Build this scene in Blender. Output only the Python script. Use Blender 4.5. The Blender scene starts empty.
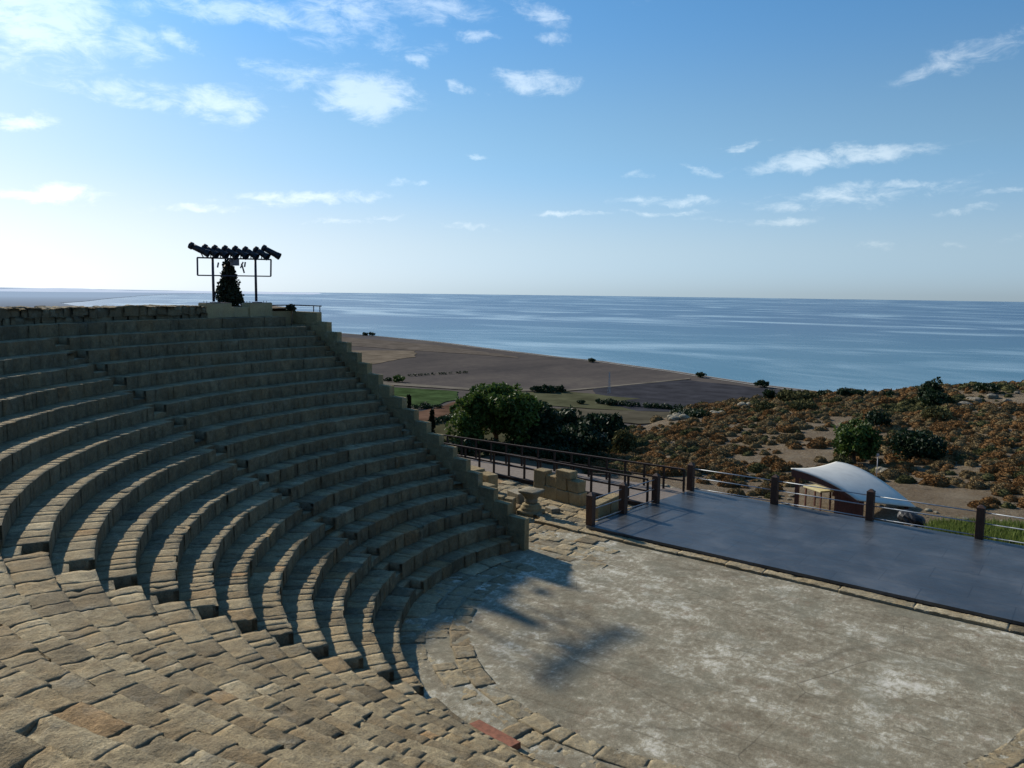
import bpy, math, random
import numpy as np
from mathutils import Vector, Matrix

rng = np.random.default_rng(7)
random.seed(7)
SC = bpy.context.scene
COL = SC.collection
R = math.radians

# ------------------------------------------------------------------ camera (solved from the photograph)
F_PX = 828.107
CAM = np.array([7.6448, -20.6739, 8.9606])
YAW, PITCH, ROLL = -0.6231939, 0.1127305, 0.0123539
_F = np.array([math.sin(YAW)*math.cos(PITCH), math.cos(YAW)*math.cos(PITCH), -math.sin(PITCH)])
_R = np.array([math.cos(YAW), -math.sin(YAW), 0.0])
_U = np.cross(_R, _F)
_R2 = _R*math.cos(ROLL) + _U*math.sin(ROLL)
_U2 = _U*math.cos(ROLL) - _R*math.sin(ROLL)

def sight(u, v):
    d = _F + _R2*(u-512)/F_PX + _U2*(384-v)/F_PX
    return d/np.linalg.norm(d)
def at_z(u, v, z):
    """survey point: where the line of sight meets a level z"""
    d = sight(u, v)
    return CAM + d*((z-CAM[2])/d[2])
def at_d(u, v, dist):
    d = sight(u, v)
    return CAM + d*(dist/math.hypot(d[0], d[1]))
def azel(u, v):
    d = sight(u, v)
    return math.atan2(d[0], d[1]), math.asin(d[2])

cam_data = bpy.data.cameras.new("camera")
cam = bpy.data.objects.new("camera", cam_data)
COL.objects.link(cam)
m = Matrix.Identity(4)
for r_ in range(3):
    m[r_][0], m[r_][1], m[r_][2], m[r_][3] = _R2[r_], _U2[r_], -_F[r_], CAM[r_]
cam.matrix_world = m
cam_data.sensor_width = 36
cam_data.lens = F_PX/1024*36
cam_data.clip_start = 0.05
cam_data.clip_end = 60000
SC.camera = cam

# ------------------------------------------------------------------ tagging helpers
def tag(o, label=None, cat=None, group=None, kind=None):
    if label: o["label"] = label
    if cat: o["category"] = cat
    if group: o["group"] = group
    if kind: o["kind"] = kind
    return o
def thing(name, label, cat, loc=(0, 0, 0), rz=0.0, group=None):
    o = bpy.data.objects.new(name, None)
    o.empty_display_size = 0.2
    COL.objects.link(o)
    o.location = loc
    o.rotation_euler = (0, 0, rz)
    return tag(o, label, cat, group)
def link_mesh(name, me, mat, parent=None):
    o = bpy.data.objects.new(name, me)
    COL.objects.link(o)
    if mat is not None and not me.materials: me.materials.append(mat)
    if parent is not None: o.parent = parent
    return o

class MB:
    """collects quads/tris"""
    def __init__(s): s.v = []; s.f = []; s.n = 0
    def add(s, verts, faces):
        verts = np.asarray(verts, float)
        s.v.append(verts)
        s.f += [tuple(i+s.n for i in f) for f in faces]
        s.n += len(verts)
    def box(s, c, size, rz=0.0, taper=1.0, jit=0.0):
        x, y, z = size[0]/2, size[1]/2, size[2]/2
        P = np.array([[-x,-y,-z],[x,-y,-z],[x,y,-z],[-x,y,-z],[-x*taper,-y*taper,z],[x*taper,-y*taper,z],[x*taper,y*taper,z],[-x*taper,y*taper,z]])
        if jit: P += rng.uniform(-jit, jit, P.shape)
        cz, sz = math.cos(rz), math.sin(rz)
        P = np.stack([P[:,0]*cz-P[:,1]*sz, P[:,0]*sz+P[:,1]*cz, P[:,2]], 1) + np.array(c)
        s.add(P, [(0,3,2,1),(4,5,6,7),(0,1,5,4),(1,2,6,5),(2,3,7,6),(3,0,4,7)])
    def bar(s, a, b, w, h=None, up=(0,0,1)):
        h = h or w
        a, b = np.array(a, float), np.array(b, float)
        d = b-a; d /= np.linalg.norm(d)
        up = np.array(up, float)
        if abs(d@up) > .95: up = np.array([1., 0, 0])
        x = np.cross(d, up); x /= np.linalg.norm(x)
        y = np.cross(x, d)
        P = []
        for q in (a, b):
            for sx, sy in ((-1,-1),(1,-1),(1,1),(-1,1)): P.append(q + x*sx*w/2 + y*sy*h/2)
        s.add(P, [(0,3,2,1),(4,5,6,7),(0,1,5,4),(1,2,6,5),(2,3,7,6),(3,0,4,7)])
    def tube(s, a, b, r0, r1=None, n=10, caps=True):
        r1 = r0 if r1 is None else r1
        a, b = np.array(a, float), np.array(b, float)
        d = b-a; d /= np.linalg.norm(d)
        up = np.array([0, 0, 1.]) if abs(d[2]) < .95 else np.array([1., 0, 0])
        x = np.cross(d, up); x /= np.linalg.norm(x); y = np.cross(x, d)
        t = np.arange(n)*2*math.pi/n
        ring = np.cos(t)[:,None]*x + np.sin(t)[:,None]*y
        P = np.concatenate([a+ring*r0, b+ring*r1])
        F = [(i, (i+1) % n, n+(i+1) % n, n+i) for i in range(n)]
        if caps: F += [tuple(range(n-1, -1, -1)), tuple(range(n, 2*n))]
        s.add(P, F)
    def mesh(s, name, mat=None, smooth=False):
        me = bpy.data.meshes.new(name)
        me.from_pydata(np.concatenate(s.v).tolist(), [], s.f)
        if mat: me.materials.append(mat)
        if smooth: me.shade_smooth()
        me.update()
        return me
    def build(s, name, mat, parent=None, smooth=False, bevel=0.0):
        o = link_mesh(name, s.mesh(name, None, smooth), mat, parent)
        if bevel:
            b = o.modifiers.new("bevel", "BEVEL"); b.width = bevel; b.segments = 2; b.limit_method = "ANGLE"
        return o

def grid_mesh(name, V, nu, nv, mat, parent=None, smooth=True, closed=False, attrs=None):
    """V: (nu*nv,3) row-major u then v"""
    me = bpy.data.meshes.new(name)
    i = np.arange(nu-1)[:,None]*nv + np.arange(nv-1)[None,:]
    i = i.ravel()
    q = np.stack([i, i+nv, i+nv+1, i+1], 1)
    fill_mesh(me, V, q)
    if smooth: me.shade_smooth()
    return link_mesh(name, me, mat, parent)
def fill_mesh(me, V, q):
    V = np.ascontiguousarray(V, dtype=np.float32); q = np.ascontiguousarray(q, dtype=np.int32)
    k = q.shape[1]
    me.vertices.add(len(V)); me.vertices.foreach_set("co", V.ravel())
    me.loops.add(q.size); me.loops.foreach_set("vertex_index", q.ravel())
    me.polygons.add(len(q)); me.polygons.foreach_set("loop_start", np.arange(0, q.size, k, dtype=np.int32))
    me.update(calc_edges=True)

# ------------------------------------------------------------------ numpy noise
def _hash(ix, iy, iz, seed):
    h = (ix.astype(np.int64)*374761393 + iy.astype(np.int64)*668265263 + iz.astype(np.int64)*2147483647 + seed*974711) & 0xffffffff
    h = ((h ^ (h >> 13))*1274126177) & 0xffffffff
    h = ((h ^ (h >> 16))*2246822519) & 0xffffffff
    return ((h ^ (h >> 15)) & 0xffffff)/float(0xffffff)
def vnoise(P, scale=1.0, seed=0):
    P = np.asarray(P, float)*scale
    if P.shape[1] == 2: P = np.concatenate([P, np.zeros((len(P), 1))], 1)
    I = np.floor(P); f = P-I; f = f*f*(3-2*f)
    I = I.astype(np.int64)
    r = 0
    for dx in (0, 1):
        wx = f[:,0] if dx else 1-f[:,0]
        for dy in (0, 1):
            wy = f[:,1] if dy else 1-f[:,1]
            for dz in (0, 1):
                wz = f[:,2] if dz else 1-f[:,2]
                r = r + wx*wy*wz*_hash(I[:,0]+dx, I[:,1]+dy, I[:,2]+dz, seed)
    return r*2-1
def fbm(P, scale=1.0, oct=4, seed=0, gain=.5):
    r = 0; a = 1; t = 0
    for o in range(oct):
        r = r + a*vnoise(P, scale*2**o, seed+o*17); t += a; a *= gain
    return r/t

# ------------------------------------------------------------------ materials
def new_mat(name):
    mt = bpy.data.materials.new(name); mt.use_nodes = True
    nt = mt.node_tree
    for n in list(nt.nodes): nt.nodes.remove(n)
    out = nt.nodes.new("ShaderNodeOutputMaterial")
    b = nt.nodes.new("ShaderNodeBsdfPrincipled")
    nt.links.new(b.outputs[0], out.inputs[0])
    return mt, nt, b
class NB:
    def __init__(s, nt): s.nt = nt
    def n(s, t, **k):
        nd = s.nt.nodes.new(t)
        for a, b in k.items(): setattr(nd, a, b)
        return nd
    def link(s, a, b): s.nt.links.new(a, b)
    def val(s, x, inp):
        if isinstance(x, (int, float)): inp.default_value = x
        elif isinstance(x, (tuple, list)):
            inp.default_value = tuple(x) if len(x) == len(inp.default_value) else (tuple(x)+(1,))
        else: s.link(x, inp)
    def noise(s, vec, scale, detail=4, rough=.55, dist=0.0, out="Fac"):
        nd = s.n("ShaderNodeTexNoise"); s.val(vec, nd.inputs["Vector"])
        nd.inputs["Scale"].default_value = scale; nd.inputs["Detail"].default_value = detail
        nd.inputs["Roughness"].default_value = rough; nd.inputs["Distortion"].default_value = dist
        return nd.outputs[out]
    def vor(s, vec, scale, feature="F1", out="Distance", rnd=1.0):
        nd = s.n("ShaderNodeTexVoronoi", feature=feature); s.val(vec, nd.inputs["Vector"])
        nd.inputs["Scale"].default_value = scale; nd.inputs["Randomness"].default_value = rnd
        return nd.outputs[out]
    def ramp(s, fac, stops):
        nd = s.n("ShaderNodeValToRGB"); s.link(fac, nd.inputs[0])
        el = nd.color_ramp.elements
        while len(el) < len(stops): el.new(.5)
        for e, (p, c) in zip(el, stops):
            e.position = p; e.color = (c, c, c, 1) if isinstance(c, (int, float)) else (*c, 1)
        return nd.outputs[0]
    def mix(s, fac, a, b, mode="MIX"):
        nd = s.n("ShaderNodeMix", data_type="RGBA", blend_type=mode)
        s.val(fac, nd.inputs[0]); s.val(a, nd.inputs[6]); s.val(b, nd.inputs[7])
        return nd.outputs[2]
    def math(s, op, a, b=None, c=None, clamp=False):
        nd = s.n("ShaderNodeMath", operation=op, use_clamp=clamp)
        s.val(a, nd.inputs[0])
        if b is not None: s.val(b, nd.inputs[1])
        if c is not None: s.val(c, nd.inputs[2])
        return nd.outputs[0]
    def vmath(s, op, a, b=None, out=0):
        nd = s.n("ShaderNodeVectorMath", operation=op)
        s.val(a, nd.inputs[0])
        if b is not None: s.val(b, nd.inputs[1])
        return nd.outputs[out]
    def maprange(s, x, a, b, c, d, kind="LINEAR"):
        nd = s.n("ShaderNodeMapRange", interpolation_type=kind); s.val(x, nd.inputs[0])
        for i, q in enumerate((a, b, c, d)): nd.inputs[i+1].default_value = q
        return nd.outputs[0]
    def bump(s, h, strength=.5, dist=.02, normal=None):
        nd = s.n("ShaderNodeBump"); s.val(h, nd.inputs["Height"])
        nd.inputs["Strength"].default_value = strength; nd.inputs["Distance"].default_value = dist
        if normal is not None: s.link(normal, nd.inputs["Normal"])
        return nd.outputs[0]
    def coord(s, which="Object", scale=None):
        o = s.n("ShaderNodeTexCoord").outputs[which]
        if scale:
            mp = s.n("ShaderNodeMapping"); s.link(o, mp.inputs[0]); mp.inputs["Scale"].default_value = scale; return mp.outputs[0]
        return o
    def attr(s, name, out="Fac"):
        nd = s.n("ShaderNodeAttribute", attribute_name=name); return nd.outputs[out]

def stone_mat(name, light=(.475,.41,.275), mid=(.34,.288,.188), dark=(.175,.148,.096), grime=.45, bump=.95, use_tone=True, side=.55):
    mt, nt, b = new_mat(name); N = NB(nt)
    co = N.coord()
    n1 = N.noise(co, 1.3, 6, .6)
    n2 = N.noise(co, 9, 6, .65)
    n3 = N.noise(co, 45, 5, .7)
    base = N.ramp(N.math("ADD", N.math("MULTIPLY", n1, .55), N.math("MULTIPLY", n2, .45)), [(.34, dark), (.47, mid), (.62, light)])
    if use_tone:
        t = N.attr("tone")
        base = N.mix(.92, base, N.ramp(t, [(0, (.50,.47,.43)), (.12, (.72,.68,.62)), (.5, (1.,.97,.9)), (.8, (1.15,1.08,.95)), (.93, (1.45,1.44,1.38)), (.97, (1.05,.86,.66)), (1, (1.1,.8,.56))]), "MULTIPLY")
    g = N.maprange(N.noise(co, 3.2, 8, .72), .46, .68, 0, grime)
    base = N.mix(g, base, (.10,.09,.07))
    w = N.maprange(N.noise(N.vmath("ADD", co, (7.3, 2.1, 4.4)), 2.3, 8, .75), .54, .70, 0, .55)
    base = N.mix(w, base, (.52,.475,.36))
    oc = N.maprange(N.noise(N.vmath("ADD", co, (1.3, 9.1, 2.4)), .8, 5, .7), .48, .66, 0, .55)
    base = N.mix(oc, base, (.38,.265,.13))
    pit = N.maprange(N.vor(N.vmath("ADD", co, N.vmath("SCALE", N.noise(co, 6, 2, .5, out="Color"), None)), 26), 0, .25, 0, 1)
    base = N.mix(.6, base, N.ramp(n3, [(.34, (.42,.39,.35)), (.58, (1.15,1.13,1.09))]), "MULTIPLY")
    n4 = N.noise(co, 110, 3, .7)
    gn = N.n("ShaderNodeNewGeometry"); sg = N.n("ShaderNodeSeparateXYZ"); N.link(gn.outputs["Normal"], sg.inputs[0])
    side_ = N.maprange(sg.outputs[2], .25, .8, side, 0)     # shade put into the colour: upright faces darkened
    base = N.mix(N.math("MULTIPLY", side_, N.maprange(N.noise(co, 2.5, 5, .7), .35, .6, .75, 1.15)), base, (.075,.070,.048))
    N.link(base, b.inputs["Base Color"])
    b.inputs["Roughness"].default_value = .93
    b.inputs["Specular IOR Level"].default_value = .2
    h = N.math("ADD", N.math("ADD", N.math("MULTIPLY", n3, .35), N.math("MULTIPLY", n2, 1.0)), N.math("ADD", N.math("MULTIPLY", pit, .2), N.math("MULTIPLY", n4, .12)))
    N.link(N.bump(h, bump, .07), b.inputs["Normal"])
    return mt
M = {}
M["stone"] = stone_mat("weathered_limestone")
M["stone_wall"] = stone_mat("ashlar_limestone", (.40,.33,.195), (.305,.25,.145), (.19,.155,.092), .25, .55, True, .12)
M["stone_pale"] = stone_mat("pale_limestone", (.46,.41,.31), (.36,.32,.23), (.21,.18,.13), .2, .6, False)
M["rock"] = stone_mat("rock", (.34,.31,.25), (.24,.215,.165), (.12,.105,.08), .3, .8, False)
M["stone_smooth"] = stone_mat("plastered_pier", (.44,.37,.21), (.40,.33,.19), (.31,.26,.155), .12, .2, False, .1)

def simple(name, col, rough=.7, metal=0.0, var=.25, scale=6, bump=.15, spec=.4):
    mt, nt, b = new_mat(name); N = NB(nt)
    co = N.coord()
    n = N.noise(co, scale, 6, .65)
    lo = tuple(c*(1-var) for c in col); hi = tuple(min(1, c*(1+var)) for c in col)
    N.link(N.ramp(n, [(.35, lo), (.65, hi)]), b.inputs["Base Color"])
    b.inputs["Roughness"].default_value = rough; b.inputs["Metallic"].default_value = metal
    b.inputs["Specular IOR Level"].default_value = spec
    N.link(N.bump(N.noise(co, scale*6, 4, .6), bump, .01), b.inputs["Normal"])
    return mt
def wood(name, col, rough=.65):
    mt, nt, b = new_mat(name); N = NB(nt)
    co = N.coord(scale=(9, 9, 1.1))
    n = N.noise(co, 3.5, 7, .65, .6)
    lo = tuple(c*.55 for c in col); hi = tuple(c*1.35 for c in col)
    N.link(N.ramp(n, [(.34, lo), (.66, hi)]), b.inputs["Base Color"])
    b.inputs["Roughness"].default_value = rough
    N.link(N.bump(n, .4, .01), b.inputs["Normal"])
    return mt
M["post"] = wood("stained_timber", (.072,.030,.015))
M["rail_wood"] = wood("rail_timber", (.036,.018,.010), .8)
M["galv"] = simple("galvanised_pipe", (.30,.32,.34), .5, .6, .1, 20, .05)
M["white_pipe"] = simple("white_painted_pipe", (.40,.43,.45), .5, .3, .08, 20, .05)
M["black_metal"] = simple("black_lamp_housing", (.012,.013,.022), .5, 0, .3, 10, .05)
M["rig_metal"] = simple("rig_steel", (.035,.035,.055), .5, .3, .3, 10, .05)
M["grey_box"] = simple("grey_box", (.12,.12,.14), .6, 0, .2, 10, .05)
M["canopy"] = simple("canopy_membrane", (.66,.64,.56), .6, 0, .09, 1.3, .04)
M["brown_panel"] = wood("brown_panel", (.13,.045,.028))
M["yellow_paint"] = simple("yellow_paint", (.62,.55,.30), .5, 0, .1, 6, .05)
M["tarp"] = simple("black_tarp", (.010,.011,.013), .5, 0, .3, 6, .4)
M["brick"] = simple("terracotta_slab", (.26,.10,.055), .9, 0, .3, 9, .5)
M["shed"] = simple("grey_shed_wall", (.18,.19,.21), .7, 0, .1, 3, .1)
M["shed_roof"] = simple("blue_grey_roof", (.22,.27,.36), .5, 0, .1, 3, .1)
M["mast"] = simple("white_mast", (.33,.33,.35), .5, .2, .1, 3, .1)
M["bark"] = wood("bark", (.10,.075,.05), .9)
M["joint_dark"] = simple("packed_earth_joint", (.055,.047,.035), .95, 0, .4, 12, .5)

def leaf_mat(name, c1, c2, trans=.25, spec=.2, rough=.6):
    mt, nt, b = new_mat(name); N = NB(nt)
    co = N.coord()
    n = N.noise(co, 1.4, 4, .6)
    rnd = N.attr("tone")
    f = N.math("ADD", N.math("MULTIPLY", n, .55), N.math("MULTIPLY", rnd, .5))
    colr = N.ramp(f, [(.22, c1), (.75, c2)])
    N.link(colr, b.inputs["Base Color"])
    b.inputs["Roughness"].default_value = rough
    b.inputs["Specular IOR Level"].default_value = spec
    tr = N.n("ShaderNodeBsdfTranslucent"); N.link(colr, tr.inputs[0])
    mx = N.n("ShaderNodeMixShader"); mx.inputs[0].default_value = trans
    N.link(b.outputs[0], mx.inputs[1]); N.link(tr.outputs[0], mx.inputs[2])
    N.link(mx.outputs[0], [n_ for n_ in nt.nodes if n_.type == "OUTPUT_MATERIAL"][0].inputs[0])
    return mt
M["leaf_green"] = leaf_mat("leaf_green", (.018,.036,.009), (.095,.15,.030))
M["leaf_dark"] = leaf_mat("leaf_dark", (.008,.020,.010), (.035,.060,.022), .15)
M["leaf_cypress"] = leaf_mat("leaf_cypress", (.008,.014,.008), (.028,.038,.018), .1)
M["leaf_olive"] = leaf_mat("leaf_olive", (.04,.045,.018), (.13,.13,.055))
M["scrub_rust"] = leaf_mat("scrub_rust", (.085,.050,.022), (.33,.185,.075), .1, .03, .9)
M["scrub_tan"] = leaf_mat("scrub_tan", (.095,.068,.034), (.30,.22,.11), .1, .03, .9)
M["scrub_green"] = leaf_mat("scrub_green", (.045,.048,.020), (.15,.14,.06), .1, .03, .9)
M["weed"] = leaf_mat("weed_green", (.05,.08,.015), (.20,.25,.06), .35)

# ------------------------------------------------------------------ theatre dimensions
def row_r(i): return .4*(21.5523+1.72145*i+.0055085*(i*(17-i))+.25454*math.exp(-i))
def row_z(i): return .4*(1.29557+i+.00094419*(i*(17-i))-.30339*math.exp(-i))
NROW = 18
RR = [row_r(i) for i in range(NROW)] + [21.08]
RZ = [row_z(i) for i in range(NROW)]
W0, W1 = 1.0537, .0925          # line where the seats stop: y = W0 - W1*x
def line_theta(r, k):           # angle (in -pi..-pi*1.1 sense) where circle r meets y = k - W1*x
    A, B, C = 1+W1*W1, -2*k*W1, k*k-r*r
    x = (-B-math.sqrt(B*B-4*A*C))/(2*A); y = k-W1*x
    return math.atan2(y, x)-2*math.pi, x, y
AX = R(-96.5)                   # theatre axis
STAIR = [R(-156.05), R(-116.34), R(-76.6), R(-36.9)]
NOTCH_W, NOTCH_D = .60, .40

def block_sheet(c00, c10, c11, c01, ztop, hgt, nu, nv, nh, round_=.03, front=True):
    """one worn stone: plan quad front-left, front-right, back-right, back-left; returns V (cols x rows), kind"""
    u = np.linspace(0, 1, nu+1)
    # profile: (v, dz)
    prof = []
    if front:
        for z in np.linspace(-hgt, -.02, nh+1): prof.append((0., z))
    else:
        prof.append((0., -.10))
    vs = np.linspace(0, 1, nv+1)
    for v in vs: prof.append((v, 0.))
    prof.append((1., -.10))
    prof = np.array(prof)
    uu = np.concatenate([[0.], u, [1.]])
    side = np.concatenate([[1.], np.zeros(nu+1), [1.]])
    U, Vv = np.meshgrid(uu, prof[:,0], indexing="ij")
    _, Zz = np.meshgrid(uu, prof[:,1], indexing="ij")
    S, _ = np.meshgrid(side, prof[:,0], indexing="ij")
    c00, c10, c11, c01 = [np.array(c, float) for c in (c00, c10, c11, c01)]
    depth = np.linalg.norm(c01-c00); width = np.linalg.norm(c10-c00)
    top = (Zz > -1e-6)
    Vv = Vv + S*(~top)*(.10/depth)
    Zz = Zz - S*top*.235
    P = ((1-U)*(1-Vv))[...,None]*c00 + (U*(1-Vv))[...,None]*c10 + (U*Vv)[...,None]*c11 + ((1-U)*Vv)[...,None]*c01
    # rounding toward joints and nose
    du = np.minimum(U, 1-U)*width
    dn = Vv*depth
    worn = np.exp(-(du/round_)**2)*.30*round_*top + np.exp(-(dn/(round_*1.3))**2)*.6*round_*top
    Zz = Zz - worn
    out = np.concatenate([P, (ztop+Zz)[...,None]], -1)
    fr = du*0
    return out, top, du, fr

class Stones:
    """many worn blocks of one course, merged as surface pattern of one mesh"""
    def __init__(s): s.V = []; s.Q = []; s.T = []; s.n = 0; s.topmask = []
    def add(s, c00, c10, c11, c01, z, h, res, tone=None, front=True, tilt=.012, round_=.022):
        w = math.dist(c00, c10); d = math.dist(c00, c01)
        nu = max(2, int(w/res)); nv = max(2, int(d/res)); nh = max(1, int(h/res/1.3)) if front else 1
        z = z + rng.uniform(-tilt, tilt*.5)*.7
        out, top, du, fr = block_sheet(c00, c10, c11, c01, z, h, nu, nv, nh, round_, front)
        a, b = out.shape[:2]
        # tilt
        cx = out[..., :2].mean((0, 1)); g = rng.normal(0, tilt*.6, 2)
        out[..., 2] += ((out[..., :2]-cx)@g)*top
        i = (np.arange(a-1)[:,None]*b+np.arange(b-1)[None,:]).ravel()+s.n
        s.Q.append(np.stack([i, i+b, i+b+1, i+1], 1))
        s.V.append(out.reshape(-1, 3)); s.topmask.append(top.ravel())
        s.T.append(np.full(a*b, rng.random() if tone is None else tone)); s.n += a*b
    def build(s, name, mat, parent, amp=1.0):
        V = np.concatenate(s.V); top = np.concatenate(s.topmask); T = np.concatenate(s.T); Q = np.concatenate(s.Q)
        P = V + T[:,None]*37.0     # different texture in each stone
        n1 = fbm(V, 1.9, 3, 3)+.35*fbm(P, 1.7, 3, 3); n2 = fbm(V, 7., 3, 11); n3 = fbm(V, 28., 2, 29)
        chip = np.clip(fbm(P, 4.5, 3, 5)-.32, 0, 1)
        n0 = fbm(V, .9, 4, 91)
        edge_c = np.clip(fbm(V, 3.2, 4, 6)-.18, 0, 1)
        n5 = fbm(V, 14., 3, 33)
        dz = amp*(n0*.026 + n1*.012 + n2*.014 + n3*.008 + n5*.012 - chip*.09 - edge_c*.10)
        V[:,2] += dz*np.where(top, 1, .25)
        rr = np.hypot(V[:,0], V[:,1])+1e-6
        dr = amp*(n0*.035 + n2*.012 + n3*.003)*np.where(top, .6, 1)
        V[:,0] += V[:,0]/rr*dr; V[:,1] += V[:,1]/rr*dr
        me = bpy.data.meshes.new(name)
        fill_mesh(me, V, Q)
        me.shade_smooth()
        a = me.attributes.new("tone", "FLOAT", "POINT"); a.data.foreach_set("value", T.astype(np.float32))
        return link_mesh(name, me, mat, parent)

def pol(r, t): return (r*math.cos(t), r*math.sin(t))
def res_for(x, y, z):
    d = math.dist((x, y, z), CAM)
    return .026 if d < 5 else .04 if d < 8 else .06 if d < 14 else .10 if d < 24 else .16

seating = thing("theatre_seating", "curved weathered limestone seating tiers of the ancient theatre around the orchestra", "seating")
def course(name, parent, r0, r1, t0, t1, z, h, wmean=.52, tilt=.010, tone_bias=0.0):
    """arc of blocks from angle t0 to t1"""
    st = Stones()
    L = (t1-t0)*r0
    clean = max(t0, t1) < R(-116) and z > 3.6
    if max(t0, t1) < R(-116): wmean *= .8
    n = max(1, int(L/wmean))
    ws = rng.uniform(.45, 1.75, n); ws = np.cumsum(ws)/ws.sum()
    ed = np.concatenate([[0], ws])
    g = .0025
    for k in range(n):
        a, b = t0+(t1-t0)*ed[k]+g/r0, t0+(t1-t0)*ed[k+1]-g/r0
        f = rng.uniform(-.03, .015)*(.4 if clean else 1)
        p = pol((r0+r1)/2, (a+b)/2)
        st.add(pol(r0+f, a), pol(r0+f, b), pol(r1+.06, b), pol(r1+.06, a), z, h, res_for(p[0], p[1], z), tilt=tilt*(.4 if clean else .45), tone=rng.uniform(.34, .72) if clean and rng.random() < .93 else None, round_=.010 if clean else rng.uniform(.003, .012))
    st.amp = .55 if clean else 1.0
    return st

T_RIGHT = lambda r: 2*AX-line_theta(r, W0)[0]        # mirror end on the far side
stair_objs = []
for k in range(4):
    s_ = bpy.data.objects.new("stairway", None); COL.objects.link(s_); s_.parent = seating
    stair_objs.append(s_)
wall_stair = bpy.data.objects.new("stairway", None); COL.objects.link(wall_stair); wall_stair.parent = seating

for i in range(NROW):
    r0, r1, z = RR[i], RR[i+1], RZ[i]
    zprev = RZ[i-1] if i else 0.0
    h = z-zprev+.05
    half = NOTCH_W/r0
    # (start,end) of every notch; positions as the photo shows them
    no = [(STAIR[0]-half, STAIR[0]), (STAIR[1], STAIR[1]+half), (STAIR[2]-half/2, STAIR[2]+half/2), (STAIR[3]-half/2, STAIR[3]+half/2)]
    ends = [line_theta(r0, W0)[0]] + [x for pr in no for x in pr] + [T_RIGHT(r0)]
    for w in range(5):
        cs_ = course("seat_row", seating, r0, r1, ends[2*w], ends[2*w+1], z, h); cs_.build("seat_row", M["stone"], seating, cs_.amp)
    for k, (a, b) in enumerate(no):
        st = Stones()
        rm = r0+NOTCH_D
        p = pol(rm, a); rs = res_for(p[0], p[1], z)
        st.add(pol(rm, a), pol(rm, b), pol(r1+.06, b), pol(r1+.06, a), z, .24, rs, tone=rng.uniform(.3, .93))
        st.add(pol(r0+.01, a), pol(r0+.01, b), pol(rm+.05, b), pol(rm+.05, a), z-.225, h-.225, rs)
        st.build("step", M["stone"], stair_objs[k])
    # steps squeezed between the seat ends and the end wall
    st = Stones()
    def q(r, kk):
        _, x, y = line_theta(r, kk); return (x, y)
    ka, kb = W0+.01, W0+.44
    rm = (r0+r1)/2
    st.add(q(rm, kb), q(rm, ka), q(r1+.05, ka), q(r1+.05, kb), z, .25, .12)
    st.add(q(r0, kb), q(r0, ka), q(rm+.05, ka), q(rm+.05, kb), z-.2, h-.2, .12)
    st.build("step", M["stone"], wall_stair)

def wrap(t): return t-2*math.pi if t > 0 else t
# ledge behind the top row and the rubble-stone back wall
LEDGE_Z, BACK_Z = 7.715, 8.22
t_l = wrap(math.atan2(2.45, -20.95))
course("back_ledge", seating, 21.08, 21.75, t_l, T_RIGHT(21.08), LEDGE_Z, .45, .6).build("back_ledge", M["stone"], seating, .5)

# solid core under the stones (dark earth in the joints)
def arc_core():
    prof = []
    for i in range(NROW):
        prof.append((RR[i]+.07, (RZ[i-1] if i else 0)-.12)); prof.append((RR[i]+.07, RZ[i]-.265))
        prof.append((RR[i]+NOTCH_D+.07, RZ[i]-.265)); prof.append((RR[i]+NOTCH_D+.07, RZ[i]-.055))
    prof.append((22.1, RZ[-1]-.09))
    prof = np.array(prof); nt_ = 160
    V = []
    for a in np.linspace(0, 1, nt_):
        for r, z in prof:
            t0_ = line_theta(r, W0+.42)[0]; t1_ = 2*AX-t0_
            t = t0_+(t1_-t0_)*a; V.append((r*math.cos(t), r*math.sin(t), z))
    return np.array(V), nt_, len(prof)
V, a_, b_ = arc_core()
grid_mesh("earth_core", V, a_, b_, M["joint_dark"], seating, smooth=False)

st = Stones()
st.add((-20.72, 3.5), (-20.98, 2.42), (-21.9, 2.42), (-21.9, 3.6), RZ[-1]+.03, .2, .12, tone=.6)
st.build("landing", M["stone"], seating)
# back wall: rough irregular blocks, ending at the first pier
backwall = thing("back_wall", "low rough rubble stone wall running along the top of the seating", "wall")
pier_t0 = math.atan2(-.90, -21.95)-2*math.pi*0
st = Stones()
t = wrap(math.atan2(-.90, -21.95)); tend = T_RIGHT(21.7)
for (zt0, hc, wl, wh) in ((BACK_Z, .30, .22, .7), (BACK_Z-.27, .30, .25, .8)):
    tt = t
    while tt < tend:
        w = rng.uniform(wl, wh)/21.6
        a, b = tt+.012/21.6, min(tt+w, tend)-.012/21.6
        p = pol(21.7, tt); rs = max(.045, res_for(p[0], p[1], 8)*.6)
        f = rng.uniform(-.06, .06)
        st.add(pol(21.62+f, a), pol(21.62+f, b), pol(22.5, b), pol(22.5, a), zt0+rng.uniform(-.035, .03), hc+.06, rs, tilt=.03, round_=.05, tone=rng.uniform(.02, .35))
        tt += w
st.build("wall_course", M["stone"], backwall, 2.0)
# short low stretch between the piers
lw = MB(); lw.box((-22.0, .78, 7.9), (.45, .92, .45)); o = lw.build("low_course", M["stone_smooth"], backwall, bevel=.02)

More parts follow.
